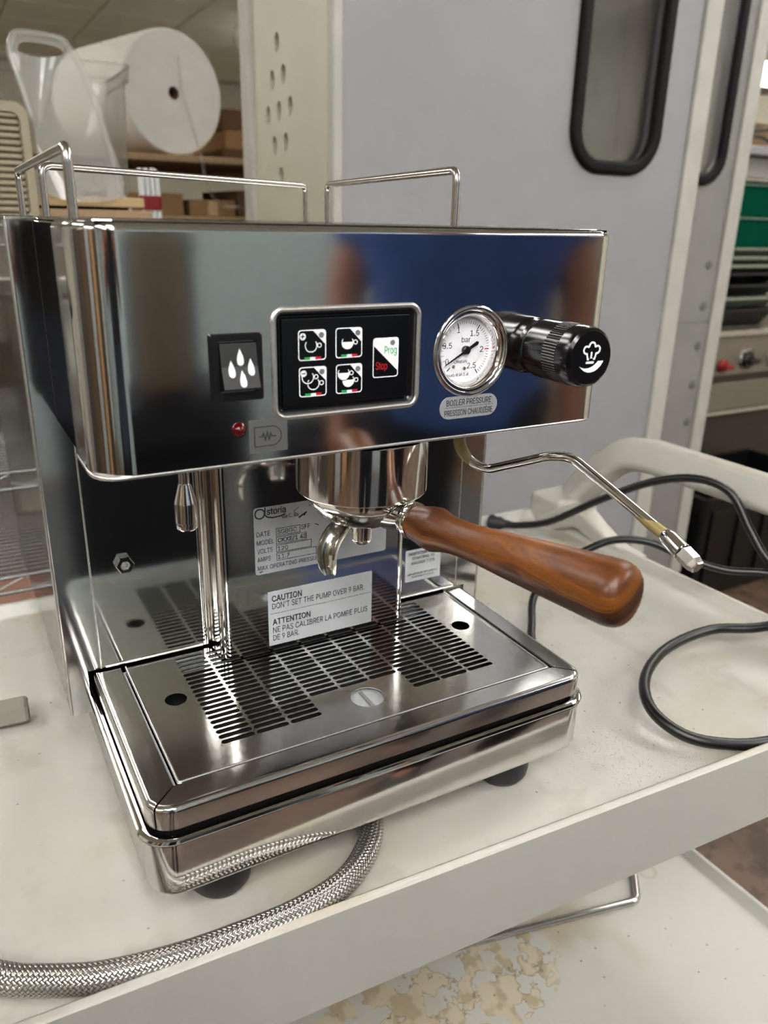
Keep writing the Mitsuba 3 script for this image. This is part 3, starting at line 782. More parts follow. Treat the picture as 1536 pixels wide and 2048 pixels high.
# steam knob
kc = np.array([0.2649, YH, 0.3243])
kk = add(M + '__steam_knob', lathe([(0, 0), (0.0160, 0.0), (0.0163, 0.004), (0.0170, 0.0055), (0.0176, 0.008), (0.0176, 0.0235), (0.0171, 0.0245), (0.0171, 0.0355), (0.0176, 0.0362), (0.0176, 0.0420), (0.0168, 0.0452), (0.0150, 0.0466), (0, 0.0466)], kc, (0, -1, 0), 64), 'black_gloss', smooth=30, label='black round steam knob with white steam symbol')
kn = []
for i in range(64):
    a = 2 * math.pi * i / 64
    c = kc + np.array([0.0172 * math.cos(a), 0, 0.0172 * math.sin(a)])
    kn.append(tube([c - (0, 0.0246, 0), c - (0, 0.0358, 0)], 0.0006, 6))
add(kk + '__grip_ring', cat(*kn), 'black_satin', smooth=60)
y_c = YH - 0.0466
ku, kv = kc[0], kc[2]
cres = Point(ku + 0.0004, kv + 0.0022).buffer(0.0105, 32).intersection(sbox(ku - 0.0098, kv - 0.02, ku + 0.02, kv - 0.0020)).difference(Point(ku - 0.0024, kv + 0.0050).buffer(0.0108, 32))
lobes = unary_union([Point(ku + 0.0004, kv + 0.0066).buffer(0.0027, 16), Point(ku - 0.0036, kv + 0.0046).buffer(0.0026, 16), Point(ku + 0.0044, kv + 0.0046).buffer(0.0026, 16), Polygon([(ku - 0.0040, kv + 0.0040), (ku - 0.0026, kv - 0.0012), (ku + 0.0034, kv - 0.0012), (ku + 0.0048, kv + 0.0040), (ku + 0.0004, kv + 0.0060)])])
flower = lobes.difference(lobes.buffer(-0.0011)).difference(sbox(ku - 0.0012, kv - 0.003, ku + 0.0020, kv - 0.0002))
stem = LineString([(ku + 0.0004, kv + 0.0002), (ku + 0.0004, kv + 0.0030)]).buffer(0.0006)
bar = LineString([(ku - 0.0026, kv - 0.0026), (ku + 0.0022, kv - 0.0026)]).buffer(0.0007)
add(kk + '__symbol', front(extr(unary_union([cres, flower, stem, bar]), 0.0002), y_c), 'print_white')
# labels on the boiler pillar
YS = YP - 0.0006
rk1 = add(M + '__rating_plate', front(extr(rpoly(0.1160, 0.2230, 0.1538, 0.2050, 0.0022), 0.0003), YS), 'label_silver', label='silver rating plate with worn black lettering')
tx = [text('storia', 0.0046, 0.1258, 0.1990, 0.0003, width=0.0145, bold=True), text('Via C. Ba', 0.0030, 0.1368, 0.1944, 0.0003, width=0.0130),
      extr(LineString([(0.1175 + 0.0035 * t, 0) for t in (0, 1)]).buffer(0.0001), 0.0001)]
tx.pop()
tx.append(extr(ring2(0.1206, 0.2003, 0.0040, 0.0010).union(LineString([(0.1246, 0.2043), (0.1243, 0.1990), (0.1262, 0.1972), (0.1300, 0.1962), (0.1360, 0.1966), (0.1395, 0.1976)]).buffer(0.0005)), 0.0004))
for s, v, w in (('DATE', 0.1832, 0.0100), ('MODEL', 0.1767, 0.0128), ('VOLTS', 0.1702, 0.0118), ('AMPS', 0.1638, 0.0100)):
    tx.append(text(s, 0.0036, 0.1177, v, 0.0003, width=w))
tx.append(text('MAX OPERATING PRESSURE', 0.0033, 0.1177, 0.1572, 0.0003, width=0.0500))
for s, v, x1 in (('SGBGC', 0.1826, 0.1512), ('CKXE/1 4S', 0.1761, 0.1560), ('120', 0.1697, 0.1600), ('11.7', 0.1633, 0.1640)):
    fr = sbox(0.1323, v - 0.0009, x1, v + 0.0049)
    tx.append(extr(fr.difference(fr.buffer(-0.0004)), 0.0004))
    tx.append(text(s, 0.0032, 0.1334, v + 0.0004, 0.0003, bold=(s[0] == 'C')))
tx.append(text('SFF', 0.0036, 0.1520, 0.1836, 0.0003, width=0.0068))
add(rk1 + '__lettering', front(cat(*tx), YS), 'print_black')
wk = [Point(0.1545, 0.1950).buffer(0.0010, 3).union(LineString([(0.1505, 0.1932), (0.1560, 0.1962)]).buffer(0.0006, 2)), LineString([(0.163, 0.186), (0.1655, 0.1848)]).buffer(0.0003), LineString([(0.1585, 0.2012), (0.1625, 0.2022)]).buffer(0.0003), LineString([(0.1465, 0.1985), (0.1500, 0.2008)]).buffer(0.00015), LineString([(0.2130, 0.1872), (0.2150, 0.1862), (0.2158, 0.1870)]).buffer(0.0003), LineString([(0.1190, 0.1556), (0.1210, 0.1560)]).buffer(0.0004)]
add(rk1 + '__wear_mark', front(extr(unary_union(wk), 0.0004), YS), 'print_black')
ck1 = add(M + '__caution_sticker', front(extr(rpoly(0.1246, 0.2112, 0.0939, 0.1385, 0.0004), 0.0003), YS), 'label_white', label='white CAUTION sticker about pump pressure')
tx = [text('CAUTION', 0.0046, 0.1277, 0.1302, 0.0003, width=0.0238, bold=True), text("DON'T SET THE PUMP OVER 9 BAR.", 0.0046, 0.1278, 0.1240, 0.0003, width=0.0765), extr(sbox(0.1262, 0.12005, 0.2100, 0.1203), 0.0004),
      text('ATTENTION', 0.0046, 0.1278, 0.1110, 0.0003, width=0.0305, bold=True), text('NE PAS CALIBRER LA POMPE PLUS', 0.0046, 0.1278, 0.1043, 0.0003, width=0.0797), text('DE 9 BAR.', 0.0046, 0.1278, 0.0978, 0.0003, width=0.0208)]
add(ck1 + '__lettering', front(cat(*tx), YS), 'print_black')
YS2 = YR - 0.0006
sk1 = add(M + '__sanitation_sticker', front(extr(rpoly(0.2592, 0.2945, 0.1052, 0.1345, 0.0004), 0.0003), YS2), 'label_white', label='white SANITATION LISTED sticker')
tx = [text('SANITATION LISTED', 0.0024, 0.2768, 0.1296, 0.0003, width=0.0300, bold=True, anchor='c'), text('CONFORMS TO', 0.0026, 0.2768, 0.1252, 0.0003, width=0.0225, anchor='c'), text('ANSI/NSF 7 STD', 0.0026, 0.2768, 0.1208, 0.0003, width=0.0235, anchor='c'), text('CMA MACCHINE PER CAFFE S.r.l.', 0.0016, 0.2768, 0.1112, 0.0003, width=0.0300, anchor='c'), text('SUSEGANA (TV) ITALY', 0.0016, 0.2768, 0.1084, 0.0003, width=0.0220, anchor='c')]
add(sk1 + '__lettering', front(cat(*tx), YS2), 'print_black')
# group head
GX, GY, GZ = 0.1630, 0.0640, 0.2362
add(M + '__group_head', lathe([(0.0, 0.004), (0.0385, 0.004), (0.0395, 0.0), (0.0410, 0.0004), (0.0416, 0.0016), (0.0416, 0.0355), (0.0, 0.0355)], (GX, GY, GZ), n=96), 'chrome', smooth=30, label='chrome cylindrical brewing group')
add(M + '__group_block', rbox(GX - 0.036, GX + 0.03, GY + 0.03, YP - 0.002, 0.246, HZ0 + 0.0002, 0.002), 'black_satin')
# hot water outlet
hx, hy = 0.0512, 0.066
add(M + '__hot_water_spout', lathe([(0.0, 0.0), (0.0048, 0.0), (0.0062, 0.0012), (0.0064, 0.0030), (0.0063, 0.0046), (0.0066, 0.0050), (0.0066, 0.0160), (0.0064, 0.0168), (0.0037, 0.0268), (0.0036, 0.0275), (0.0031, 0.0280), (0.0030, 0.0460), (0, 0.0460)], (hx, hy, 0.2262), n=36), 'chrome', smooth=25, label='chrome hot water nozzle')
# steam wand
wp = [(0.2600, 0.1015, 0.2722), (0.2612, 0.0995, 0.2453), (0.2655, 0.0915, 0.2330), (0.2736, 0.0796, 0.2285), (0.2910, 0.0351, 0.2485), (0.2992, 0.0230, 0.2500), (0.3128, -0.0510, 0.2185)]
wk_ = add(M + '__steam_wand', tube(bend_path(wp, 0.013, 8), 0.0034, 20), 'chrome', smooth=60, label='bent chrome steam wand with milk residue')
wa = np.array([0.3128, -0.0780, 0.2073]) - np.array([0.3128, -0.0510, 0.2185]); wl = np.linalg.norm(wa)
add(wk_ + '__tip', lathe([(0, -0.001), (0.0040, -0.001), (0.0046, 0.0), (0.0056, 0.004), (0.0058, wl * 0.50), (0.0054, wl * 0.52), (0, wl * 0.52)], wp[-1], wa, 24), 'chrome', smooth=25)
add(wk_ + '__tip_hexagon', lathe([(0, wl * 0.53), (0.0054, wl * 0.53), (0.0058, wl * 0.56), (0.0056, wl * 0.85), (0.0046, wl * 0.97), (0.0040, wl), (0, wl)], wp[-1], wa, 6), 'steel_rod')
scene['milk_residue'] = plastic((0.42, 0.33, 0.13), 0.2)
bl = bend_path(wp, 0.013, 8)
add(wk_ + '__residue', cat(sweep(smooth_path([bl[1] * 0.6 + bl[2] * 0.4 if False else (0.2611, 0.0996, 0.2560), (0.2616, 0.0985, 0.2440), (0.2640, 0.0940, 0.2365), (0.2672, 0.0890, 0.2320)], 5), circle(0.0042, 14), scale=np.interp(np.arange(16), [0, 3, 9, 15], [0.95, 1.1, 1.0, 0.75]))), 'milk_residue', smooth=60, label='yellowish dried milk on the wand')
ra = np.array(wp[-1]) - np.array(wp[-2]); ra /= np.linalg.norm(ra)
e0 = np.array(wp[-1])
add(wk_ + '__residue', tube([e0 - ra * 0.022 + (-0.0003, 0, -0.0006), e0 - ra * 0.012 + (-0.0002, 0, -0.0005), e0 - ra * 0.001], 0.0037, 14, scale=[0.8, 1.0, 1.06]), 'milk_residue', smooth=60, label='yellowish dried milk on the wand')
# cup rails on the machine's top
ZT = HZ1 + 0.0005


def rail(a, b, h):
    a, b = np.array(a, float), np.array(b, float)
    add(M + '__cup_rail', tube(bend_path([(*a, ZT - 0.001), (*a, ZT + h), (*b, ZT + h), (*b, ZT - 0.001)], 0.0075, 8), 0.0026, 14), 'steel_rod', smooth=60, label='bent steel cup rail on the machine top')


rail((0.0105, 0.086), (0.0165, 0.372), 0.0332)
rail((0.022, 0.277), (0.280, 0.412), 0.0332)
rail((0.243, 0.092), (0.282, 0.366), 0.0332)

# ------------------------------------------------------------------ portafilter (lifts out of the group)
PFK = 'portafilter'
tag(PFK, 'chrome portafilter with turned brown wooden handle, locked into the brewing group', 'portafilter')
add(PFK + '__basket', lathe([(0.0, -0.0215), (0.0170, -0.0215), (0.0210, -0.0205), (0.0262, -0.0170), (0.0300, -0.0128), (0.0335, -0.0085), (0.0350, -0.0060), (0.0356, -0.0030), (0.0358, 0.0035), (0.0, 0.0035)], (GX, GY, GZ), n=72), 'chrome', smooth=40, label='chrome filter holder bowl')
hd = H0 - np.array([GX, GY, GZ - 0.011]); hd /= np.linalg.norm(hd)
n0 = np.array([GX, GY, GZ - 0.0105]) + hd * 0.026
nl = np.linalg.norm(H0 - n0)
add(PFK + '__neck', lathe([(0, 0), (0.0105, 0.0), (0.0085, nl * 0.35), (0.0072, nl * 0.55), (0.0074, nl * 0.62), (0.0095, nl * 0.66), (0.0098, nl * 0.72), (0.0080, nl * 0.75), (0.0084, nl * 0.80), (0.0112, nl * 0.84), (0.0118, nl * 0.95), (0.0112, nl * 1.02), (0, nl * 1.02)], n0, hd, 40), 'chrome', smooth=40)
hl = np.linalg.norm(H1 - H0)
hpr = [(a, b * 0.1427) for a, b in ((0, 0), (0.0098, 0.0), (0.0103, 0.004), (0.0128, 0.085), (0.0133, 0.12), (0.0131, 0.135), (0.0112, 0.185), (0.0105, 0.23), (0.0103, 0.28), (0.0107, 0.36), (0.0122, 0.48), (0.0133, 0.58), (0.0145, 0.70), (0.0157, 0.82), (0.0165, 0.90), (0.0168, 0.955), (0.0166, 0.972), (0.0160, 0.988), (0.0149, 1.002), (0.0133, 1.013), (0.0112, 1.020), (0.0085, 1.023), (0.0, 1.025))]
hm = lathe([(r, h * hl / 0.1427) for r, h in hpr], H0, HA, 56)
add(PFK + '__handle', hm, 'wood', smooth=22, label='polished reddish brown wooden handle with dark grain')
# spout: vertical nub and an open gutter curving out
add(PFK + '__spout_nub', lathe([(0, 0.0), (0.0030, 0.0), (0.0058, 0.0018), (0.0070, 0.0048), (0.0071, 0.0185), (0, 0.0185)], (GX, GY - 0.001, GZ - 0.0385), n=30), 'chrome', smooth=40)
sd = np.array([-0.94, -0.34, 0]); sd /= np.linalg.norm(sd)
spath = smooth_path([np.array([GX, GY, 0]) + sd * r + (0, 0, z) for r, z in ((0.0025, 0.2180), (0.0125, 0.2180), (0.0228, 0.2140), (0.0298, 0.2070), (0.0328, 0.1985), (0.0322, 0.1900), (0.0298, 0.1830))], 6)
tn = np.gradient(spath, axis=0); tn /= np.linalg.norm(tn, axis=1, keepdims=True)
sv = np.cross(sd, (0, 0, 1.0))
outn = np.cross(sv, tn)
outn *= np.sign((outn @ sd))[:, None]
ang = np.radians(np.linspace(8, 172, 17))
ro, ri = 0.0094, 0.0081
gut = np.vstack([np.column_stack([ro * np.cos(ang), -ro * np.sin(ang) + 0.001]), np.column_stack([ri * np.cos(ang[::-1]), -ri * np.sin(ang[::-1]) + 0.001])])
gsc = np.interp(np.arange(len(spath)) / (len(spath) - 1), [0, 0.3, 0.75, 0.92, 1.0], [0.60, 0.84, 0.84, 0.68, 0.42])


def gutter():
    k, m = len(spath), len(gut)
    rings = [spath[i] + gsc[i] * (gut[:, :1] * sv + gut[:, 1:] * outn[i]) for i in range(k)]
    g_ = loft(rings, False, False)
    c = 17
    caps = []
    for base in (0, (k - 1) * m):
        for i in range(c - 1):
            caps += [(base + i, base + i + 1, base + m - 2 - i), (base + i, base + m - 2 - i, base + m - 1 - i)]
    return trimesh.Trimesh(g_.vertices, np.vstack([g_.faces, caps]), process=False)


gt = gutter()
gt.fix_normals()
add(PFK + '__spout', gt, 'spout_chrome', smooth=40, label='open curved chrome spout')

# ------------------------------------------------------------------ hose, cables, small things on the cart
hpath = smooth_path([(0.165, 0.10, 0.0082), (0.1585, 0.045, 0.0082), (0.1505, 0.0195, 0.0082), (0.1350, -0.0005, 0.0082), (0.1110, -0.0165, 0.0082), (0.0770, -0.0235, 0.0082), (0.0399, -0.0235, 0.0082), (0.0042, -0.0205, 0.0082), (-0.0337, -0.0125, 0.0082), (-0.0620, 0.0005, 0.0082), (-0.0806, 0.0125, 0.0082), (-0.12, 0.05, 0.0082), (-0.135, 0.11, 0.0082), (-0.13, 0.19, 0.0082), (-0.11, 0.245, 0.009), (-0.085, 0.268, 0.0112)], 10)
nr = 28
t = np.linspace(0, 2 * np.pi, nr)
tan = np.gradient(hpath, axis=0); tan /= np.linalg.norm(tan, axis=1, keepdims=True)
side = np.cross(tan, (0, 0, 1.0)); side /= np.linalg.norm(side, axis=1, keepdims=True)
upv = np.cross(side, tan)
arc = np.concatenate([[0], np.cumsum(np.linalg.norm(np.diff(hpath, axis=0), axis=1))])
V = (hpath[:, None] + 0.0081 * (np.cos(t)[None, :, None] * side[:, None] + np.sin(t)[None, :, None] * upv[:, None])).reshape(-1, 3)
UV = np.stack(np.broadcast_arrays((t / (2 * np.pi))[None, :], (arc / 0.0029)[:, None]), -1).reshape(-1, 2)
a = (np.arange(len(hpath) - 1)[:, None] * nr + np.arange(nr - 1)[None]).ravel()
Fc = np.vstack([np.column_stack([a, a + nr, a + 1]), np.column_stack([a + 1, a + nr, a + nr + 1])])
HO = 'braided_hose'
tag(HO, 'braided stainless steel hose lying along the cart lip in front of the machine', 'hose')
add(HO + '__sleeve', trimesh.Trimesh(V, Fc, process=False), 'braided_steel', smooth=True, uv=UV)
nd_ = np.array([0.043, -0.004, 0.0006]); nd_ /= np.linalg.norm(nd_)
nb = np.array([-0.085, 0.2685, 0.0118])
add(HO + '__ferrule', lathe([(0, -0.002), (0.0085, -0.002), (0.0088, 0.0), (0.0088, 0.012), (0.0070, 0.0135), (0.0070, 0.022), (0, 0.022)], nb, nd_, 28), 'steel_rod', smooth=30)
add(HO + '__end_nut', lathe([(0.0060, 0.028), (0.0060, 0.0205), (0.0108, 0.0205), (0.0118, 0.0225), (0.0118, 0.0440), (0.0108, 0.0462), (0.0088, 0.0462), (0.0082, 0.0440), (0.0078, 0.030)], nb, nd_, 6, True, 0.36), 'nickel', label='plated hexagonal coupling nut')
add(HO + '__nut_bore', lathe([(0, 0.026), (0.0079, 0.026), (0.0079, 0.0275), (0, 0.0275)], nb, nd_, 20), 'black_gap')
R = 0.0042
cordA = smooth_path([(0.576, 0.436, 0.0110), (0.586, 0.414, 0.0150), (0.601, 0.369, 0.0338), (0.6125, 0.298, 0.0842), (0.6304, 0.2421, 0.1205), (0.6517, 0.1993, 0.1349), (0.6663, 0.1634, 0.1274), (0.6704, 0.1344, 0.0934), (0.6736, 0.1094, 0.0676), (0.69, 0.07, 0.040), (0.72, 0.04, 0.0)], 8)
K1 = 'power_cord'
tag(K1, 'black power cord arching up beside the cart handle', 'cord')
add(K1 + '__cable', tube(cordA, 0.0046, 14), 'cable_black', smooth=True)
add(K1 + '__strain_relief', lathe([(0, 0), (0.009, 0), (0.0105, 0.004), (0.0085, 0.010), (0.009, 0.016), (0.006, 0.022), (0.005, 0.032), (0, 0.032)], (0.566, 0.452, 0.0110), (0.012, -0.018, 0.0006), 18), 'black_rubber', smooth=40)
cordB = smooth_path([(0.350, 0.26, 0.0055), (0.365, 0.20, 0.0055), (0.400, 0.165, 0.0065), (0.4250, 0.1870, 0.010), (0.4566, 0.2240, 0.020), (0.4860, 0.2330, 0.042), (0.5200, 0.2211, 0.0640), (0.5568, 0.2145, 0.0728), (0.5899, 0.1950, 0.0711), (0.6130, 0.1651, 0.0604), (0.6405, 0.1340, 0.0527), (0.6714, 0.1049, 0.0543), (0.70, 0.08, 0.045), (0.73, 0.05, 0.02)], 8)
scene['cable'] = ply(tube(cordB, 0.0042, 14), 'cable_black', smooth=True)
tag('cable', 'black cable rising beside the drip tray and crossing the cart end rim', 'cable')
cordC = smooth_path([(0.74, -0.02, 0.032), (0.685, 0.035, 0.034), (0.6100, 0.0640, 0.0250), (0.5660, 0.0850, 0.0230), (0.5000, 0.0800, 0.0225), (0.4440, 0.0540, 0.0220), (0.4130, 0.0180, 0.0200), (0.4180, -0.0150, 0.0130), (0.4502, -0.0357, 0.0075), (0.490, -0.0470, 0.0055), (0.54, -0.050, 0.006), (0.60, -0.040, 0.016), (0.645, -0.03, 0.031), (0.70, -0.03, 0.030), (0.74, -0.04, 0.01)], 9)
scene['looped_cable'] = ply(tube(cordC, 0.0049, 16), 'cable_black', smooth=True)
tag('looped_cable', 'thick black cable lying in a loop on the cart near its right end', 'cable')
# wire frame on the lower shelf
add('wire_stand', tube(bend_path([(0.22, 0.176, -0.3385), (0.3885, 0.1405, -0.3385), (0.5536, 0.1053, -0.3385), (0.5809, 0.1374, -0.3385), (0.60, 0.30, -0.3385), (0.24, 0.35, -0.3385), (0.21, 0.26, -0.3385)], 0.008, 6), 0.0042, 12), 'steel_rod', smooth=60, label='bent grey steel wire frame lying on the lower cart shelf', cat='wire frame')

# ------------------------------------------------------------------ tall grey cabinet with windowed door (behind)
CB = 'tall_cabinet'
tag(CB, 'tall lavender grey cabinet with a black-framed window in its door, right behind the machine', 'cabinet')
cx, cy = 0.528, 0.861
a65 = math.radians(6.5)
dvx, dvy = math.sin(a65), math.cos(a65)
ZB, ZTOP = FLOOR + 0.10, 1.45
# side sheet in (s, z), holes, then set upright
hole_list = []
for base in (0.585, 0.585 + 0.70, 0.585 - 0.70):
    for k, (row, cols) in enumerate(((2, (0.323,)), (1, (0.360, 0.284)), (0, (0.396, 0.318, 0.243)), (-1, (0.354, 0.276)), (-2, (0.312,)))):
        for s in cols:
            hole_list.append(Point(s, base + row * 0.0567).buffer(0.0165, 14))
sheet = sbox(0.004, ZB, 0.56, ZTOP).difference(unary_union(hole_list))
sm = extr(sheet, 0.012)
V = np.array(sm.vertices)
sm.vertices = np.column_stack([cx + V[:, 0] * dvx + V[:, 2] * dvy, cy + V[:, 0] * dvy - V[:, 2] * dvx, V[:, 1]])
sm.fix_normals()
add(CB + '__side_panel', sm, 'panel_beige', label='beige side panel pierced with round vent holes')
far = (cx + 0.56 * dvx, cy + 0.56 * dvy)


def post(x, y, w, d, ang=0.0):
    p = stack(-w / 2, w / 2, -d / 2, d / 2, 0.004, [(ZB, 0.0), (ZTOP + 0.005, 0.0)])
    p.apply_transform(trimesh.transformations.rotation_matrix(-ang, (0, 0, 1)))
    p.apply_translation((x, y, 0))
    return p


add(CB + '__corner_trim', post(cx + 0.537 * dvx, cy + 0.537 * dvy, 0.022, 0.075, a65), 'trim_white', smooth=30)
add(CB + '__corner_trim', post(cx + 0.005, cy + 0.010, 0.016, 0.030, a65), 'trim_white', smooth=30)
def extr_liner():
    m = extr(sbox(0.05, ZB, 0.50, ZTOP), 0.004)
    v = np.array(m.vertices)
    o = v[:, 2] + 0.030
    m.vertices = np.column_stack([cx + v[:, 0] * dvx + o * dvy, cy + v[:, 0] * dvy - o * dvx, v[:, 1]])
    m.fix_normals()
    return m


wx0, wx1, wz0 = 1.012, 1.215, 0.500
DX1 = 1.305
door = sbox(cx + 0.012, ZB, DX1, ZTOP).difference(rpoly(wx0, wx1, wz0, 1.25, 0.065))
dm_ = front(extr(door, 0.028), cy + 0.028)
dk_ = add(CB + '__door', dm_, 'panel_lavender', label='grey door sheet')
wr = rrect(wx0, wx1, wz0, 1.25, 0.065, 10)
gring = np.column_stack([wr[:, 0], np.full(len(wr), cy - 0.001), wr[:, 1]])
gr_mesh = sweep(gring, rrect(-0.0125, 0.0125, -0.010, 0.010, 0.008, 4)[::-1], up=(0, -1, 0), closed=True)
add(dk_ + '__window_gasket', gr_mesh, 'gasket', smooth=50, label='thick black rubber window frame')
add(dk_ + '__window_pane', box(wx0 + 0.002, wx1 - 0.002, cy + 0.012, cy + 0.016, wz0 + 0.002, 1.248), 'pane', label='clear window pane')
add(CB + '__edge_trim', rbox(DX1 - 0.002, DX1 + 0.044, cy - 0.008, cy + 0.05, ZB, ZTOP + 0.005, 0.004), 'trim_white')
add(CB + '__right_side', box(DX1 + 0.03, DX1 + 0.042, cy + 0.05, far[1], ZB, ZTOP), 'panel_old')
add(CB + '__inner_panel', box(cx + 0.10, 1.335 - 0.03, cy + 0.20, cy + 0.212, ZB, ZTOP), 'trim_white', label='pale inner panel seen through the window')
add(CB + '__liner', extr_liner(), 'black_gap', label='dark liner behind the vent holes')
add(CB + '__bottom_sheet', box(far[0], DX1 + 0.042, cy + 0.03, far[1], ZB - 0.012, ZB), 'panel_old')
for x, y in ((cx + 0.04, cy + 0.06), (DX1, cy + 0.06), (far[0] + 0.04, far[1] - 0.04), (DX1, far[1] - 0.04)):
    add(CB + '__leg', lathe([(0, 0), (0.02, 0), (0.022, 0.006), (0.016, 0.02), (0.014, 0.09), (0, 0.09)], (x, y, FLOOR), n=16), 'steel_dull', smooth=30)
# second cabinet further back
C2 = 'rear_cabinet'
tag(C2, 'worn grey cabinet with a row of round marks, standing behind the lavender cabinet', 'cabinet')
y2 = 1.20
u0, u1, uz0 = 1.60, 1.825, 0.515
door = sbox(1.40, ZB, 1.878, ZTOP).difference(rpoly(u0, u1, uz0, 1.25, 0.065))
d2 = add(C2 + '__door', front(extr(door, 0.028), y2 + 0.028), 'panel_old', label='grey door sheet')
wr = rrect(u0, u1, uz0, 1.25, 0.065, 10)
gring = np.column_stack([wr[:, 0], np.full(len(wr), y2 - 0.001), wr[:, 1]])
add(d2 + '__window_gasket', sweep(gring, rrect(-0.014, 0.014, -0.010, 0.010, 0.008, 4)[::-1], up=(0, -1, 0), closed=True), 'gasket', smooth=50, label='thick black rubber window frame')
add(d2 + '__window_pane', box(u0 + 0.002, u1 - 0.002, y2 + 0.012, y2 + 0.016, uz0 + 0.002, 1.248), 'pane', label='clear window pane')
scene['mark_grey'] = plastic((0.24, 0.24, 0.22), 0.35)
for k, z in enumerate((0.301, 0.190, 0.078, -0.0335, -0.146, -0.258)):
    add(d2 + '__plug', lathe([(0, 0), (0.0115, 0), (0.0125, 0.0012), (0.010, 0.0022), (0, 0.0026)], (1.841 + 0.003 * k, y2 - 0.0002, z), (0, -1, 0), 20), 'mark_grey', smooth=30, label='round grey plug in the door edge')
add(d2 + '__seam', rbox(1.40, 1.878, y2 - 0.0016, y2 + 0.002, 0.1455, 0.1475, 0.0007), 'mark_grey')
add(C2 + '__edge_trim', rbox(1.876, 1.925, y2 - 0.010, y2 + 0.05, ZB, ZTOP + 0.005, 0.004), 'trim_white')
add(C2 + '__left_side', box(1.40, 1.412, y2 + 0.03, y2 + 0.5, ZB, ZTOP), 'panel_old')
add(C2 + '__right_side', box(1.900, 1.912, y2 + 0.05, y2 + 0.5, ZB, ZTOP), 'panel_old')
add(C2 + '__bottom_sheet', box(1.40, 1.912, y2 + 0.03, y2 + 0.5, ZB - 0.012, ZB), 'panel_old')
for x, y in ((1.45, y2 + 0.06), (1.86, y2 + 0.06), (1.45, y2 + 0.45), (1.86, y2 + 0.45)):
    add(C2 + '__leg', lathe([(0, 0), (0.02, 0), (0.022, 0.006), (0.016, 0.02), (0.014, 0.09), (0, 0.09)], (x, y, FLOOR), n=16), 'steel_dull', smooth=30)

# ------------------------------------------------------------------ wire rack behind on the left, and what stands on it
WR = 'wire_rack'
tag(WR, 'grey wire shelving rack behind the cart on the left', 'wire rack')
rx0, rx1, ry0, ry1 = -0.80, 0.42, 0.82, 1.42
for x in (rx0, rx1):
    for y in (ry0, ry1):
        add(WR + '__post', lathe([(0, FLOOR), (0.011, FLOOR), (0.011, 0.388), (0.0, 0.392)], (x, y, 0), n=16), 'wire_zinc', smooth=40)
for dz in (0.376, 0.048, -0.11, -0.45):
    ws = [tube([(rx0, y, dz), (rx1, y, dz)], 0.0018, 6) for y in np.arange(ry0 + 0.016, ry1, 0.016)]
    ws += [tube([(x, ry0, dz - 0.004), (x, ry1, dz - 0.004)], 0.0025, 8) for x in np.linspace(rx0, rx1, 9)]
    ws += [tube([(rx0, y, z), (rx1, y, z)], 0.003, 8) for y in (ry0, ry1) for z in (dz + 0.004, dz - 0.020)]
    zg = [(rx0 + 0.05 * i, ry0, dz + 0.002 - 0.020 * (i % 2)) for i in range(25)]
    ws.append(tube(zg, 0.0018, 6))
    add(WR + '__wire_deck', cat(*ws), 'wire_zinc', smooth=60, kind='stuff')
DT = 0.3785


def thing(key, label, c, group=None):
    tag(key, label, c, group)
    return key


for k, (z0, z1, lab) in enumerate(((0.4065, 0.4210, 'upper tan wooden board of the pair under the clear container'), (DT + 0.0005, 0.4025, 'lower tan wooden board of the pair under the clear container'))):
    key = 'wooden_board' + (f'_{k:03d}' if k else '')
    scene[key] = ply(rbox(0.035 + 0.004 * k, 0.258 + 0.012 * k, 0.99, 1.30, z0, z1, 0.002), 'board_tan' if not k else 'board_edge')
    tag(key, lab, 'board')
scene['board_spacer'] = ply(rbox(0.05, 0.24, 1.02, 1.28, 0.4026, 0.4064, 0.0006), 'cardboard_dark')
tag('board_spacer', 'thin dark sheet lying between the two tan boards', 'sheet')
CC = thing('clear_container', 'tall clear plastic food container standing on the tan boards', 'container')
bx = [(z, o) for z, o in ((0.4215, 0.03), (0.4225, 0.016), (0.428, 0.012), (0.585, 0.004), (0.590, 0.0))]
add(CC + '__wall', stack(0.070, 0.262, 1.04, 1.25, 0.02, bx, n=6, cap1=False), 'clear_plastic', smooth=40)
add(CC + '__rim', cat(*[sweep(np.column_stack([rrect(0.070 - o, 0.262 + o, 1.04 - o, 1.25 + o, 0.02, 6), np.full(28, z)]), circle(0.0022, 8), closed=True) for o, z in ((0.0, 0.592), (0.003, 0.612))]), 'clear_plastic', smooth=60)
add(CC + '__collar', stack(0.068, 0.264, 1.038, 1.252, 0.02, [(0.592, 0.0), (0.612, -0.002)], cap0=False, cap1=False), 'clear_plastic', smooth=40)
FL = thing('frosted_scoop', 'frosted clear plastic scoop with rounded handle top, leaning on the clear container', 'scoop')
outl = np.array([(0.090, 0.606), (0.096, 0.627), (0.108, 0.635), (0.156, 0.631), (0.168, 0.622), (0.183, 0.594), (0.203, 0.535), (0.226, 0.4255), (0.115, 0.4225), (0.109, 0.509)])
op = smooth_path(np.column_stack([outl, np.zeros(10)]), 5, closed=True)[:, :2]
shp = Polygon(op).buffer(0)
slot = Polygon(smooth_path([(0.103, 0.609, 0), (0.110, 0.621, 0), (0.150, 0.618, 0), (0.158, 0.609, 0), (0.130, 0.603, 0)], 5, closed=True)[:, :2])
shm = extr(shp.difference(slot), 0.0015)
shm.apply_transform(trimesh.transformations.rotation_matrix(math.radians(0), (1, 0, 0)))
Vv = np.array(shm.vertices)
Vv[:, 2] += 0.018 * np.sin(np.clip((Vv[:, 0] - 0.09) / 0.14, 0, 1) * np.pi) + 0.02 * np.clip((0.635 - Vv[:, 1]) / 0.21, 0, 1)
shm.vertices = Vv
add(FL + '__blade', front(shm, 1.012), 'frosted_plastic')
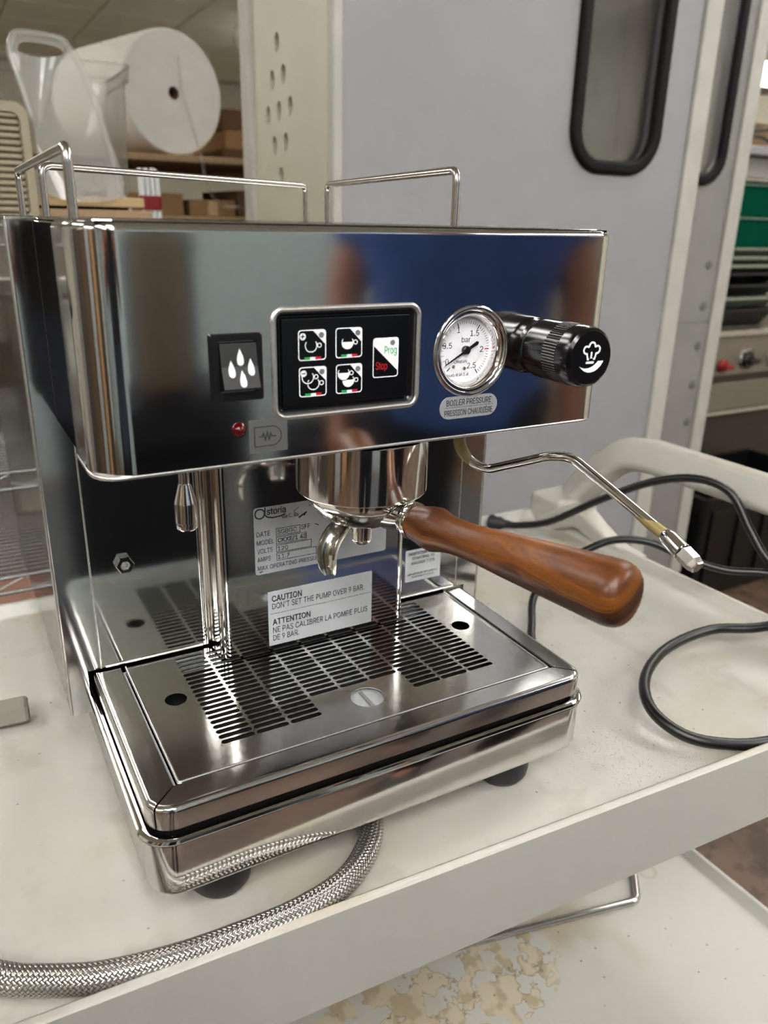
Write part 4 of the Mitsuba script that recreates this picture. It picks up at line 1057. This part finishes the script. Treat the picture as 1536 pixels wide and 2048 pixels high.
tp = np.array([(0.109, 0.52), (0.098, 0.575), (0.091, 0.606), (0.096, 0.626), (0.108, 0.634), (0.156, 0.630), (0.168, 0.621), (0.183, 0.594), (0.203, 0.535), (0.224, 0.430)])
tv = smooth_path([(x, 1.012 - 0.018 * math.sin(min(max((x - 0.09) / 0.14, 0), 1) * math.pi) - 0.02 * (0.635 - z) / 0.21, z) for x, z in tp], 5)
add(FL + '__rolled_edge', tube(tv, 0.0045, 10), 'frosted_plastic', smooth=True)
RB = thing('ribbed_tray', 'tan ribbed plastic tray standing upright at the left', 'tray')
rp = rpoly(-0.16, 0.100, DT + 0.001, 0.541, 0.018)
fm = extr(rp, 0.012)
add(RB + '__back', front(fm, 0.992), 'tan_plastic')
add(RB + '__frame', front(extr(rp.difference(rpoly(-0.146, 0.089, DT + 0.012, 0.528, 0.012)), 0.010), 0.980), 'tan_plastic')
for k in range(16):
    z = DT + 0.018 + k * 0.0089
    add(RB + '__rib', rbox(-0.144, 0.087, 0.973, 0.9850, z, z + 0.0060, 0.0022, 6), 'tan_plastic')
SP = thing('steel_pan', 'shallow steel pan lying in front of the ribbed tray', 'pan')
add(SP + '__body', stack(-0.13, 0.030, 0.86, 0.955, 0.02, [(DT + 0.001, 0.012), (DT + 0.003, 0.008), (0.399, 0.002), (0.401, -0.003), (0.403, -0.003), (0.402, 0.002), (DT + 0.006, 0.010)], n=5), 'steel_rod', smooth=30)
ST = thing('straw_bundle', 'white straws held by a red band, on the rack beside the boards', 'straws')
for k in range(12):
    add(ST + '__straw', lathe([(0, 0.3795), (0.0042, 0.3795), (0.0042, 0.474 + 0.004 * (k % 3)), (0.0030, 0.474 + 0.004 * (k % 3)), (0.0028, 0.45), (0, 0.45)], (0.330 + 0.0095 * (k % 4), 1.30 + 0.0095 * (k // 4), 0), n=10), 'print_white', smooth=40)
add(ST + '__band', stack(0.3235, 0.3650, 1.2935, 1.3255, 0.008, [(0.406, 0.001), (0.407, 0.0), (0.431, 0.0), (0.432, 0.001)]), 'red_plastic', smooth=40, label='red band')
PC = thing('paper_wedge', 'folded white paper sheet standing behind the clear container', 'paper')
pw = trimesh.creation.extrude_polygon(Polygon([(0.262, DT + 0.0008), (0.318, DT + 0.0008), (0.296, 0.44), (0.272, 0.49)]), 0.004, engine='earcut')
scene[PC] = ply(front(pw, 1.32), 'print_white')
for k in range(3):
    key = 'pink_box' + (f'_{k:03d}' if k else '')
    scene[key] = ply(rbox(-0.42 + 0.17 * k, -0.27 + 0.17 * k, 0.86, 1.20, -0.4475, -0.26 + 0.03 * (k % 2), 0.006), 'pink_card')
    tag(key, 'pink cardboard box below the wire deck of the rack behind the cart', 'box', 'pink boxes on the wire rack')
WB = thing('white_bin', 'white plastic bin with a black hand hole, on the third wire deck from the top', 'bin')
wbm = man(rbox(-0.34, -0.05, 1.08, 1.40, -0.1075, 0.020, 0.012)) - man(front(extr(rpoly(-0.26, -0.15, -0.05, 0.0, 0.024), 0.03), 1.095))
add(WB + '__body', tm(wbm), 'enamel_white', smooth=30)
add(WB + '__hand_hole', front(extr(rpoly(-0.261, -0.149, -0.051, 0.001, 0.025), 0.002), 1.094), 'black_gap', label='black oval hand hole')
GP = thing('grey_pot', 'grey steel stock pot on the second wire deck beside the insert pan', 'pot')
add(GP + '__body', lathe([(0, 0.0505), (0.085, 0.0505), (0.095, 0.06), (0.098, 0.25), (0.102, 0.253), (0.098, 0.256), (0.094, 0.25), (0.091, 0.065), (0, 0.062)], (0.10, 1.08, 0), n=40), 'steel_rod', smooth=30)

SI = thing('steel_insert', 'deep stainless insert pan on the second wire deck from the top', 'pan')
add(SI + '__body', stack(-0.30, -0.06, 0.875, 1.16, 0.05, [(0.0515, 0.06), (0.054, 0.045), (0.075, 0.02), (0.11, 0.008), (0.275, 0.0), (0.288, -0.008), (0.292, -0.008), (0.290, 0.003), (0.12, 0.012), (0.08, 0.03)], n=6), 'steel_rod', smooth=30)
S2 = thing('white_tub', 'white plastic tub with black lid on the second wire deck, left of the insert pan', 'tub')
add(S2 + '__body', stack(-0.66, -0.40, 0.87, 1.15, 0.04, [(0.0505, 0.02), (0.054, 0.012), (0.24, 0.0), (0.245, 0.003)], n=6), 'enamel_white', smooth=30)
add(S2 + '__lid', stack(-0.665, -0.395, 0.865, 1.155, 0.04, [(0.2455, 0.0), (0.262, 0.0), (0.268, 0.006)], n=6), 'black_satin', smooth=30, label='black lid')
# ------------------------------------------------------------------ far left: shelf with foam roll and cartons
SHF = thing('storage_shelf', 'wooden storage shelf at the back holding the foam roll and cartons', 'shelf')
for z in (0.38, 0.544, -0.2):
    add(SHF + '__board', rbox(0.10, 1.35, 2.10, 2.95, z, z + 0.018, 0.003), 'board_edge')
for x in (0.12, 1.33):
    for y in (2.13, 2.92):
        add(SHF + '__post', rbox(x - 0.018, x + 0.018, y - 0.018, y + 0.018, FLOOR, 0.5618 if y < 2.5 else 0.85, 0.003), 'cardboard_dark')
FR = thing('foam_roll', 'large roll of white packing foam lying on the back shelf', 'roll')
fa = np.array([-0.29, 0.957, 0.0]); fa /= np.linalg.norm(fa)
fc = np.array([0.632, 2.130, 0.7245])
add(FR + '__foam', lathe([(0.0175, 0.0), (0.157, 0.0), (0.1605, 0.003), (0.1620, 0.010), (0.1620, 0.42), (0.157, 0.43), (0.0175, 0.43)], fc, fa, 72, True), 'foam_white', smooth=30)
add(FR + '__core', lathe([(0.0115, 0.004), (0.0174, 0.002), (0.0174, 0.42), (0.0115, 0.42)], fc, fa, 28, True), 'cardboard_dark', smooth=30, label='dark cardboard core')
fs = np.cross(fa, (0, 0, 1.0)); fs /= np.linalg.norm(fs)
add(FR + '__loose_end', tube([fc - fa * 0.0012 + fs * a + np.array([0, 0, b]) for a, b in ((0.02, 0.10), (0.024, 0.02), (0.05, -0.06), (0.075, -0.14))], 0.0009, 6), 'foam_crease', smooth=True)
cartons = [(0.845, 1.02, 2.36, 2.7, 0.6615, 0.725, 'cardboard_dark', 'dark brown carton on top of the carton stack right of the foam roll'), (0.85, 1.03, 2.35, 2.7, 0.605, 0.661, 'cardboard', 'mid brown carton second from top right of the foam roll'),
           (0.835, 1.04, 2.34, 2.7, 0.5625, 0.6045, 'cardboard_dark', 'flat dark carton at the foot of the stack right of the foam roll'), (0.66, 0.80, 2.13, 2.5, 0.3985, 0.445, 'cardboard', 'brown flat carton under the shelf board, left of the darker one'),
           (0.81, 1.00, 2.13, 2.5, 0.3985, 0.475, 'cardboard_dark', 'dark carton under the shelf board, right of the brown flat one'), (0.42, 0.64, 2.13, 2.5, 0.3985, 0.46, 'cardboard', 'wide brown carton under the foam roll')]
for k, (a, b, c, d, e, f, m, lab) in enumerate(cartons):
    key = 'carton' + (f'_{k:03d}' if k else '')
    tag(key, lab, 'carton')
    scene[key + '__box'] = ply(rbox(a, b, c, d, e, f, 0.003, 6), m)
    scene[key + '__tape'] = ply(rbox((a + b) / 2 - 0.015, (a + b) / 2 + 0.015, c - 0.0008, c + 0.01, e + 0.002, f - 0.002, 0.0004, 6), 'board_tan')
scene['clear_tube'] = ply(tube(smooth_path([(0.689, 2.097, 0.566), (0.690, 2.085, 0.545), (0.694, 2.07, 0.4976), (0.711, 2.07, 0.4548), (0.7477, 2.07, 0.4283), (0.7944, 2.075, 0.425), (0.85, 2.09, 0.400)], 8), 0.004, 10), 'clear_plastic', smooth=True)
tag('clear_tube', 'thin clear plastic tube hanging from the back shelf board under the foam roll', 'tube')
SPK = thing('sprinkler', 'small reddish sprinkler head hanging from the ceiling at the back', 'sprinkler')
spx, spy = 1.95, 5.05
add(SPK + '__plate', lathe([(0, 0), (0.05, 0), (0.045, -0.012), (0, -0.014)], (spx, spy, CEIL - 0.0015), n=24), 'copper_red', smooth=30)
add(SPK + '__stem', lathe([(0, 0), (0.018, 0), (0.014, -0.05), (0.03, -0.07), (0.03, -0.075), (0, -0.08)], (spx, spy, CEIL - 0.0155), n=16), 'copper_red', smooth=30)
add('cable_loop', tube([(spx + 0.10 * math.cos(t), spy + 0.02, CEIL - 0.155 + 0.10 * math.sin(t)) for t in np.linspace(math.pi / 2 + 0.15, 2.5 * math.pi - 0.1, 36)] + [(spx, spy + 0.02, CEIL - 0.002)], 0.004, 6), 'ceiling_grid', smooth=True, label='thin pale wire coiled in a ring under the ceiling by the sprinkler', cat='wire')

# ------------------------------------------------------------------ right: stove line with crockery
SV = thing('stove', 'steel range with black and red knobs at the right edge', 'stove')
sy = 1.60
add(SV + '__body', rbox(2.20, 3.60, sy + 0.02, 2.40, -0.66, 0.030, 0.006), 'stove_dark')
add(SV + '__control_front', rbox(2.20, 3.60, sy, sy + 0.021, -0.125, 0.020, 0.004), 'stove_steel')
add(SV + '__top_rail', rbox(2.20, 3.60, sy - 0.014, sy + 0.03, 0.0205, 0.047, 0.005), 'steel_rod')
add(SV + '__top_plate', rbox(2.20, 3.60, sy + 0.031, 2.40, 0.0305, 0.046, 0.003), 'stove_steel')
add(SV + '__oven_door', rbox(2.22, 3.58, sy - 0.005, sy + 0.0195, -0.60, -0.275, 0.006), 'stove_dark')
add(SV + '__door_band', rbox(2.20, 3.60, sy - 0.008, sy + 0.0195, -0.272, -0.150, 0.005), 'stove_steel')
add(SV + '__door_rail', lathe([(0, 0), (0.011, 0), (0.011, 1.3), (0, 1.3)], (2.25, sy - 0.026, -0.262), (1, 0, 0), 14), 'steel_rod', smooth=40)
for k, (x, z, r, m, lab) in enumerate(((2.487, -0.085, 0.024, 'red_plastic', 'red knob'), (2.625, -0.072, 0.030, 'black_satin', 'black knob'), (2.79, -0.072, 0.030, 'black_satin', 'black knob'), (2.96, -0.072, 0.030, 'black_satin', 'black knob'))):
    q = add(SV + '__knob', cat(lathe([(0, 0), (r * 1.0, 0), (r * 1.0, 0.014), (r * 0.9, 0.017), (0, 0.017)], (x, sy - 0.0005, z), (0, -1, 0), 28), rbox(x - r * 0.95, x + r * 0.95, sy - 0.045, sy - 0.016, z - r * 0.32, z + r * 0.32, 0.004)), m, smooth=30, label=lab)
    if k:
        add(SV + '__knob_ring', lathe([(r * 1.02, 0), (r * 1.35, 0), (r * 1.38, 0.004), (r * 1.2, 0.009), (r * 1.02, 0.008)], (x - 0.004, sy - 0.0004, z + 0.006), (0, -1, 0), 28, True), 'chrome', smooth=40)
for x in (2.26, 3.54):
    for y in (1.68, 2.34):
        add(SV + '__leg', lathe([(0, 0), (0.022, 0), (0.024, 0.008), (0.018, 0.02), (0.018, 0.092), (0, 0.092)], (x, y, FLOOR), n=16), 'steel_dull', smooth=30)


def dish(key, lab, cx_, cy_, w, d, z0, z1, m, c, group=None):
    k, n = key, 0
    while k in labels:
        n += 1
        k = f'{key}_{n:03d}'
    tag(k, lab, c, group)
    h = z1 - z0
    scene[k] = ply(stack(cx_ - w, cx_ + w, cy_ - d, cy_ + d, 0.05, [(z0, 0.05), (z0 + 0.001, 0.046), (z0 + h * 0.55, 0.018), (z1 - 0.012, 0.006), (z1 - 0.010, 0.0), (z1 - 0.002, -0.001), (z1, 0.002), (z1 - 0.004, 0.016), (z0 + h * 0.6, 0.030), (z0 + 0.006, 0.055)], n=6), m, smooth=30)


dish('roasting_pan', 'dark roasting pan at the bottom of the crockery stack on the stove', 2.64, 1.80, 0.185, 0.16, 0.0465, 0.116, 'crockery_dark', 'pan')
dish('serving_dish', 'pale green dish right under the black dishes on the stove', 2.66, 1.80, 0.185, 0.16, 0.1165, 0.158, 'crockery_pale', 'dish')
for k, (a, b) in enumerate(((0.1585, 0.205), (0.2055, 0.2465))):
    dish('black_dish', ('lower' if not k else 'upper') + ' of two black dishes in the crockery stack on the stove', 2.65, 1.80, 0.182, 0.16, a, b, 'crockery_dark', 'dish')
for k, (a, b) in enumerate(((0.247, 0.274), (0.2745, 0.303), (0.3035, 0.335))):
    dish('pale_platter', ('lowest', 'middle', 'topmost')[k] + ' of three pale platters under the green crates', 2.645 + 0.006 * k, 1.80, 0.187, 0.16, a, b, 'crockery_pale', 'platter')
for k, (a, b) in enumerate(((0.3355, 0.437), (0.4375, 0.548))):
    key = 'green_crate' + (f'_{k:03d}' if k else '')
    tag(key, ('lower' if not k else 'upper') + ' of two dark green plastic crates stacked on the pale platters', 'crate')
    scene[key + '__body'] = ply(rbox(2.445, 2.845, 1.635, 1.95, a, b - 0.0085, 0.005), 'green_plastic')
    scene[key + '__rim'] = ply(rbox(2.438, 2.852, 1.628, 1.957, b - 0.008, b, 0.003), 'green_rim')
OS = thing('overshelf', 'grey steel shelf standing over the stove', 'shelf')
add(OS + '__board', rbox(2.32, 3.50, 1.62, 2.30, 0.554, 0.567, 0.004), 'steel_rod')
add(OS + '__board', rbox(2.32, 3.50, 1.62, 2.30, 0.640, 0.668, 0.004), 'panel_grey')
add(OS + '__back', rbox(2.32, 3.50, 2.27, 2.285, 0.668, 0.85, 0.003), 'board_edge')
for x in (2.335, 3.485):
    add(OS + '__upright', rbox(x - 0.014, x + 0.014, 2.24, 2.27, 0.0465, 0.86, 0.003), 'steel_dull')
    add(OS + '__upright', rbox(x - 0.014, x + 0.014, 1.64, 1.67, 0.0465, 0.66, 0.003), 'steel_dull')
scene['grey_case'] = ply(rbox(2.36, 3.0, 1.66, 2.1, 0.5675, 0.638, 0.006), 'panel_old')
tag('grey_case', 'flat dark grey case between the two boards of the overshelf', 'case')
for k, z in enumerate((0.755, 0.735)):
    key = 'hanging_cord' + (f'_{k:03d}' if k else '')
    scene[key] = ply(tube(smooth_path([(2.33, 1.72 + 0.16 * k, 0.735), (2.45, 1.72 + 0.16 * k, z - 0.015), (2.62, 1.72 + 0.16 * k, z - 0.025), (2.85, 1.72 + 0.16 * k, z), (3.0, 1.72 + 0.16 * k, 0.6745)], 8), 0.006, 8), 'black_rubber', smooth=True)
    tag(key, ('upper' if not k else 'lower') + ' of two dark cords sagging above the overshelf', 'cord')
HL = thing('hood_lamp', 'bright white lamp under the hood at the upper right edge', 'lamp')
add(HL + '__housing', rbox(2.40, 3.3, 1.75, 2.25, 0.955, 0.985, 0.005), 'stove_steel')
add(HL + '__glass', rbox(2.45, 3.25, 1.745, 1.80, 0.885, 0.9545, 0.006), 'lamp_glow', emitter={'type': 'area', 'radiance': rgb(5, 4.9, 4.6)})
add(HL + '__hanger', cat(rbox(2.6, 2.63, 2.0, 2.03, 0.985, CEIL - 0.001, 0.003), rbox(3.1, 3.13, 2.0, 2.03, 0.985, CEIL - 0.001, 0.003)), 'steel_dull')

# ------------------------------------------------------------------ people before the machine (mirrored in its steel)
SPH = {}


def ball(p, r, n=16):
    if (r, n) not in SPH:
        SPH[(r, n)] = m3.Manifold.sphere(r, n)
    return SPH[(r, n)].translate(tuple(float(x) for x in p))


def bone(a, b, ra, rb, n=16):
    return m3.Manifold.batch_hull([ball(a, ra, n), ball(b, rb, n)])


def hull(*br):
    return m3.Manifold.batch_hull([ball(p, r) for p, r in br])


def hand(wr, d, palm_n, thumb_side, curl):
    """Palm and five fingers from the wrist along d; palm_n points out of the palm."""
    d = np.array(d, float) / np.linalg.norm(d)
    pn = np.array(palm_n, float); pn -= d * (pn @ d); pn /= np.linalg.norm(pn)
    s = np.cross(d, pn) * thumb_side
    wr = np.array(wr, float)
    parts = [hull((wr, 0.022), (wr + d * 0.075 + s * 0.026, 0.012), (wr + d * 0.072 - s * 0.028, 0.011), (wr + d * 0.03 + s * 0.026, 0.014), (wr + d * 0.03 - s * 0.02, 0.013))]
    for off, ln in ((0.028, 0.066), (0.010, 0.074), (-0.009, 0.069), (-0.027, 0.055)):
        p, dir_ = wr + d * 0.076 + s * off, d.copy()
        for seg, r0, r1 in ((0.45, 0.0085, 0.0080), (0.32, 0.0080, 0.0074), (0.23, 0.0074, 0.0066)):
            ax = np.cross(d, pn)
            dir_ = dir_ * math.cos(curl) + pn * math.sin(curl) if seg == 0.45 else dir_ * math.cos(curl) + np.cross(ax, dir_) * math.sin(curl)
            dir_ /= np.linalg.norm(dir_)
            q = p + dir_ * ln * seg
            parts.append(bone(p, q, r0, r1))
            p = q
    t0 = wr + d * 0.028 + s * 0.030
    t1 = t0 + (d * 0.6 + s * 0.62 + pn * 0.35) * 0.036
    t2 = t1 + (d * 0.85 + s * 0.22 + pn * 0.3) * 0.030
    return parts + [bone(t0, t1, 0.012, 0.0098), bone(t1, t2, 0.0098, 0.0080)]


def finish(parts, edge=0.02, it=8):
    m = m3.Manifold.batch_boolean(parts, m3.OpType.Add).refine_to_length(edge)
    t_ = tm(m)
    t_ = trimesh.Trimesh(t_.vertices, t_.faces, process=True)
    trimesh.smoothing.filter_taubin(t_, 0.5, -0.53, it)
    return t_


def person(key, label, pos, facing, shirt, trousers, arms, skin='skin'):
    tag(key, label, 'person')
    f = np.array([*facing, 0.0]); f /= np.linalg.norm(f)
    r = np.array([f[1], -f[0], 0.0])
    B = np.column_stack([r, f, (0, 0, 1)])
    org = np.array([*pos, FLOOR])

    def put(m):
        t_ = tm(m).copy()
        t_.vertices = np.array(t_.vertices) @ B.T + org
        return t_

    hipz, sh = 0.83, 1.31
    body, sleeve, legs, shoes = [], [], [], []
    torso = [hull(((-0.09, 0, 0.84), 0.085), ((0.09, 0, 0.84), 0.085), ((-0.075, 0, 1.0), 0.078), ((0.075, 0, 1.0), 0.078)), hull(((-0.075, 0, 1.0), 0.078), ((0.075, 0, 1.0), 0.078), ((-0.10, 0.005, 1.2), 0.092), ((0.10, 0.005, 1.2), 0.092)),
             hull(((-0.10, 0.005, 1.2), 0.092), ((0.10, 0.005, 1.2), 0.092), ((-0.145, -0.01, 1.285), 0.052), ((0.145, -0.01, 1.285), 0.052)), bone((0, -0.01, 1.28), (0, 0.0, 1.40), 0.056, 0.05)]
    head_ = [m3.Manifold.sphere(1, 32).scale((0.068, 0.085, 0.102)).translate((0, 0.018, 1.487)), hull(((0, 0.06, 1.425), 0.026), ((0.03, 0.03, 1.44), 0.034), ((-0.03, 0.03, 1.44), 0.034)), hull(((0, 0.098, 1.512), 0.008), ((0, 0.112, 1.474), 0.0105), ((0, 0.095, 1.470), 0.013))]
    for s in (-1, 1):
        head_.append(m3.Manifold.sphere(1, 16).scale((0.010, 0.020, 0.030)).translate((s * 0.069, 0.008, 1.485)))
        el, wr, hdv, pnv, curl = (np.array(q, float) if np.ndim(q) else q for q in arms[s])
        S0 = np.array((s * 0.165, -0.008, 1.285))
        body += [bone(S0, el, 0.046, 0.036), bone(el, wr, 0.036, 0.0245)]
        body += hand(wr, hdv, pnv, -s if False else (1 if np.dot(np.cross(hdv, pnv), (-s, 0, 0)) > 0 else -1), curl)
        mid = S0 + (el - S0) * 0.48
        sleeve += [bone(S0 + (0, 0, 0.006), mid, 0.060, 0.056)]
        hp_, kn, an = np.array((s * 0.088, 0, 0.80)), np.array((s * 0.095, 0.012, 0.44)), np.array((s * 0.10, -0.01, 0.085))
        body += [bone(hp_, kn, 0.075, 0.05), bone(kn, an, 0.05, 0.035), hull((an, 0.035), ((s * 0.105, 0.12, 0.04), 0.028))]
        legs += [bone(hp_, kn, 0.090, 0.066), bone(kn, an + (0, 0, 0.0), 0.066, 0.056)]
        shoes += [hull(((s * 0.10, -0.035, 0.040), 0.040), ((s * 0.10, 0.0, 0.055), 0.045), ((s * 0.112, 0.15, 0.032), 0.032), ((s * 0.085, 0.15, 0.030), 0.030))]
    add(key + '__body', put(finish(torso + head_ + body, 0.012, 6)), skin, smooth=True)
    cutlow = m3.Manifold.cube((2, 2, 2), True)
    grow = [hull(((-0.08, 0, 0.80), 0.098), ((0.08, 0, 0.80), 0.098), ((-0.065, 0, 1.0), 0.090), ((0.065, 0, 1.0), 0.090)), hull(((-0.065, 0, 1.0), 0.090), ((0.065, 0, 1.0), 0.090), ((-0.105, 0.006, 1.2), 0.104), ((0.105, 0.006, 1.2), 0.104)), hull(((-0.105, 0.006, 1.2), 0.104), ((0.105, 0.006, 1.2), 0.104), ((-0.15, -0.01, 1.285), 0.062), ((0.15, -0.01, 1.285), 0.062))]
    sm_ = m3.Manifold.batch_boolean(grow + sleeve, m3.OpType.Add)
    sm_ = sm_ - m3.Manifold.cube((2, 2, 1), True).translate((0, 0, 0.78 - 0.5)) - m3.Manifold.sphere(0.072, 28).translate((0, 0.02, 1.385))
    st = finish([sm_], 0.014, 8)
    fold = 0.006 * (meshkit.noise(np.array(st.vertices) * (38, 38, 12), 3) - 0.5)
    st.vertices = np.array(st.vertices) + np.array(st.vertex_normals) * fold[:, None]
    add(key + '__shirt', put(st), shirt, smooth=True, label='blue short-sleeved shirt' if shirt == 'shirt_blue' else 'slate grey shirt')
    tr = finish(legs + [hull(((-0.09, 0, 0.84), 0.094), ((0.09, 0, 0.84), 0.094), ((-0.085, 0, 0.79), 0.096), ((0.085, 0, 0.79), 0.096))], 0.02, 6)
    add(key + '__trousers', put(tr), trousers, smooth=True, label='dark trousers')
    for q in shoes:
        qq = q.trim_by_plane((0, 0, 1), 0.0015)
        add(key + '__shoe', put(finish([qq], 0.012, 4)), 'black_rubber', smooth=True)
    hr = m3.Manifold.sphere(1, 40).scale((0.076, 0.094, 0.110)).translate((0, 0.008, 1.498)) - m3.Manifold.cube((0.4, 0.4, 0.4), True).translate((0, 0.246, 1.345 + 0.0)) - m3.Manifold.cube((0.4, 0.4, 0.2), True).translate((0, 0.2, 1.33)) - m3.Manifold.cube((0.4, 0.4, 0.1), True).translate((0, 0.0, 1.385))
    add(key + '__hair', put(finish([hr], 0.012, 4)), 'hair_dark', smooth=True)
    for s in (-1, 1):
        e = add(key + '__eye', put(m3.Manifold.sphere(0.0125, 20).translate((s * 0.030, 0.0815, 1.497))), 'eye_white', smooth=True)
        add(e + '__iris', put(m3.Manifold.sphere(0.006, 14).translate((s * 0.030, 0.0895, 1.497))), 'hair_dark', smooth=True)
        add(key + '__eyebrow', put(hull(((s * 0.016, 0.092, 1.520), 0.004), ((s * 0.046, 0.080, 1.522), 0.0035))), 'hair_dark', smooth=True)
    add(key + '__mouth', put(hull(((-0.020, 0.0845, 1.441), 0.0045), ((0.0, 0.0905, 1.441), 0.006), ((0.020, 0.0845, 1.441), 0.0045))), 'lip', smooth=True)


down = {s: ((s * 0.215, -0.02, 1.02), (s * 0.215, 0.03, 0.795), (s * 0.02, 0.12, -1.0), (-s, 0.0, 0.0), 0.30) for s in (-1, 1)}
person('person', 'person in a blue short-sleeved shirt with arms hanging down, standing before the machine', (0.775, -0.80), (-0.60, 0.80), 'shirt_blue', 'cloth_dark', down)
hold = {s: ((s * 0.225, 0.13, 1.06), (s * 0.085, 0.335, 1.135), (-s * 0.30, 0.90, 0.25), (-s * 0.9, 0.2, 0.0), 0.42) for s in (-1, 1)}
fx, fy = math.sin(YAW), math.cos(YAW)
person('person_001', 'person in dark clothes holding up a phone with both hands, taking the picture', (-0.20, -0.86), (0.28, 0.96), 'shirt_slate', 'cloth_dark', hold)
ph = rbox(-0.036, 0.036, 0.0, 0.008, -0.075, 0.075, 0.0035)
Vp = np.array(ph.vertices)
ph.vertices = EYE + np.outer(Vp[:, 0], (fy, -fx, 0)) - np.outer(Vp[:, 1] + 0.006, Fw) + np.outer(Vp[:, 2] - 0.05, UpV)
scene['phone'] = ply(ph, 'black_gloss', smooth=30)
tag('phone', 'black phone held up by the person in dark clothes', 'phone')
# things behind the camera, seen only as reflections
CH = thing('tall_chair', 'tall chair with a brown padded back and black frame, standing before the machine', 'chair')
tx_, ty_ = 0.41, -1.50
add(CH + '__back_frame', front(extr(rpoly(tx_ - 0.085, tx_ + 0.085, -0.02, 0.44, 0.05).difference(rpoly(tx_ - 0.066, tx_ + 0.066, 0.005, 0.415, 0.04)), 0.02), ty_ - 0.02), 'black_satin', label='black frame of the backrest')
add(CH + '__back_pad', stack(tx_ - 0.065, tx_ + 0.065, ty_ - 0.045, ty_ - 0.002, 0.012, [(0.006, 0.006), (0.016, 0.0), (0.405, 0.0), (0.414, 0.006)]), 'chair_pad', smooth=40, label='brown padded backrest')
add(CH + '__seat', rbox(tx_ - 0.21, tx_ + 0.23, ty_ - 0.40, ty_ - 0.02, -0.16, -0.021, 0.02), 'cloth_dark')
add(CH + '__base', rbox(tx_ - 0.20, tx_ + 0.22, ty_ - 0.36, ty_ - 0.05, FLOOR + 0.001, -0.161, 0.012), 'cloth_dark')
BN = thing('black_bin', 'round navy black waste bin beside the tall chair', 'bin')
add(BN + '__body', lathe([(0, FLOOR + 0.001), (0.15, FLOOR + 0.001), (0.155, FLOOR + 0.01), (0.185, -0.14), (0.192, -0.135), (0.190, -0.125), (0.178, -0.125), (0.15, FLOOR + 0.03), (0, FLOOR + 0.02)], (0.86, -1.45, 0), n=48), 'bin_navy', smooth=30)
add('floor_mat', tm(man(stack(-1.0, 1.95, -2.95, -1.66, 0.03, [(FLOOR + 0.0008, 0.0), (FLOOR + 0.010, 0.0), (FLOOR + 0.012, 0.004)]))), 'mat_dark', smooth=30, label='black rubber kitchen mat on the floor in front of the people', cat='mat')
LK = thing('steel_fridge', 'tall steel refrigerator against the wall behind the camera', 'refrigerator')
add(LK + '__body', rbox(2.15, 3.05, -3.06, -2.42, FLOOR + 0.001, 1.2, 0.01), 'stove_steel')
add(LK + '__door', rbox(2.17, 2.59, -2.418, -2.39, FLOOR + 0.12, 1.18, 0.006), 'stove_steel')
add(LK + '__door', rbox(2.61, 3.03, -2.418, -2.39, FLOOR + 0.12, 1.18, 0.006), 'stove_steel')
for k in range(6):
    key = 'wall_locker' + (f'_{k:03d}' if k else '')
    y0 = -2.35 + 0.62 * k
    hgt = (1.15, 0.9, 1.2, 0.7, 1.1, 0.95)[k]
    tag(key, ('dark steel', 'brown', 'grey', 'brown', 'dark steel', 'grey')[k] + ' locker against the left wall, ' + ('nearest the front wall', 'second from the front wall', 'third from the front wall', 'fourth from the front wall', 'fifth from the front wall', 'farthest from the front wall')[k], 'locker')
    mm = ('stove_dark', 'cardboard', 'panel_old', 'cardboard_dark', 'stove_dark', 'panel_old')[k]
    scene[key + '__body'] = ply(rbox(-2.68, -2.25, y0, y0 + 0.46, FLOOR + 0.001, hgt, 0.01), mm)
    scene[key + '__door'] = ply(rbox(-2.248, -2.235, y0 + 0.015, y0 + 0.445, FLOOR + 0.06, hgt - 0.03, 0.005), mm)
BC = thing('black_crate', 'black plastic crate on the floor in front of the stove', 'crate')
add(BC + '__body', tm(man(stack(1.96, 2.62, 1.16, 1.52, 0.02, [(FLOOR + 0.001, 0.01), (FLOOR + 0.01, 0.004), (-0.42, 0.0), (-0.405, -0.006), (-0.40, -0.006)])) - man(box(1.975, 2.605, 1.175, 1.505, FLOOR + 0.02, 0.0))), 'black_satin', smooth=30)
for k in range(5):
    add(BC + '__slat', rbox(1.99 + 0.13 * k, 2.07 + 0.13 * k, 1.153, 1.1595, FLOOR + 0.06, -0.44, 0.002), 'black_satin')
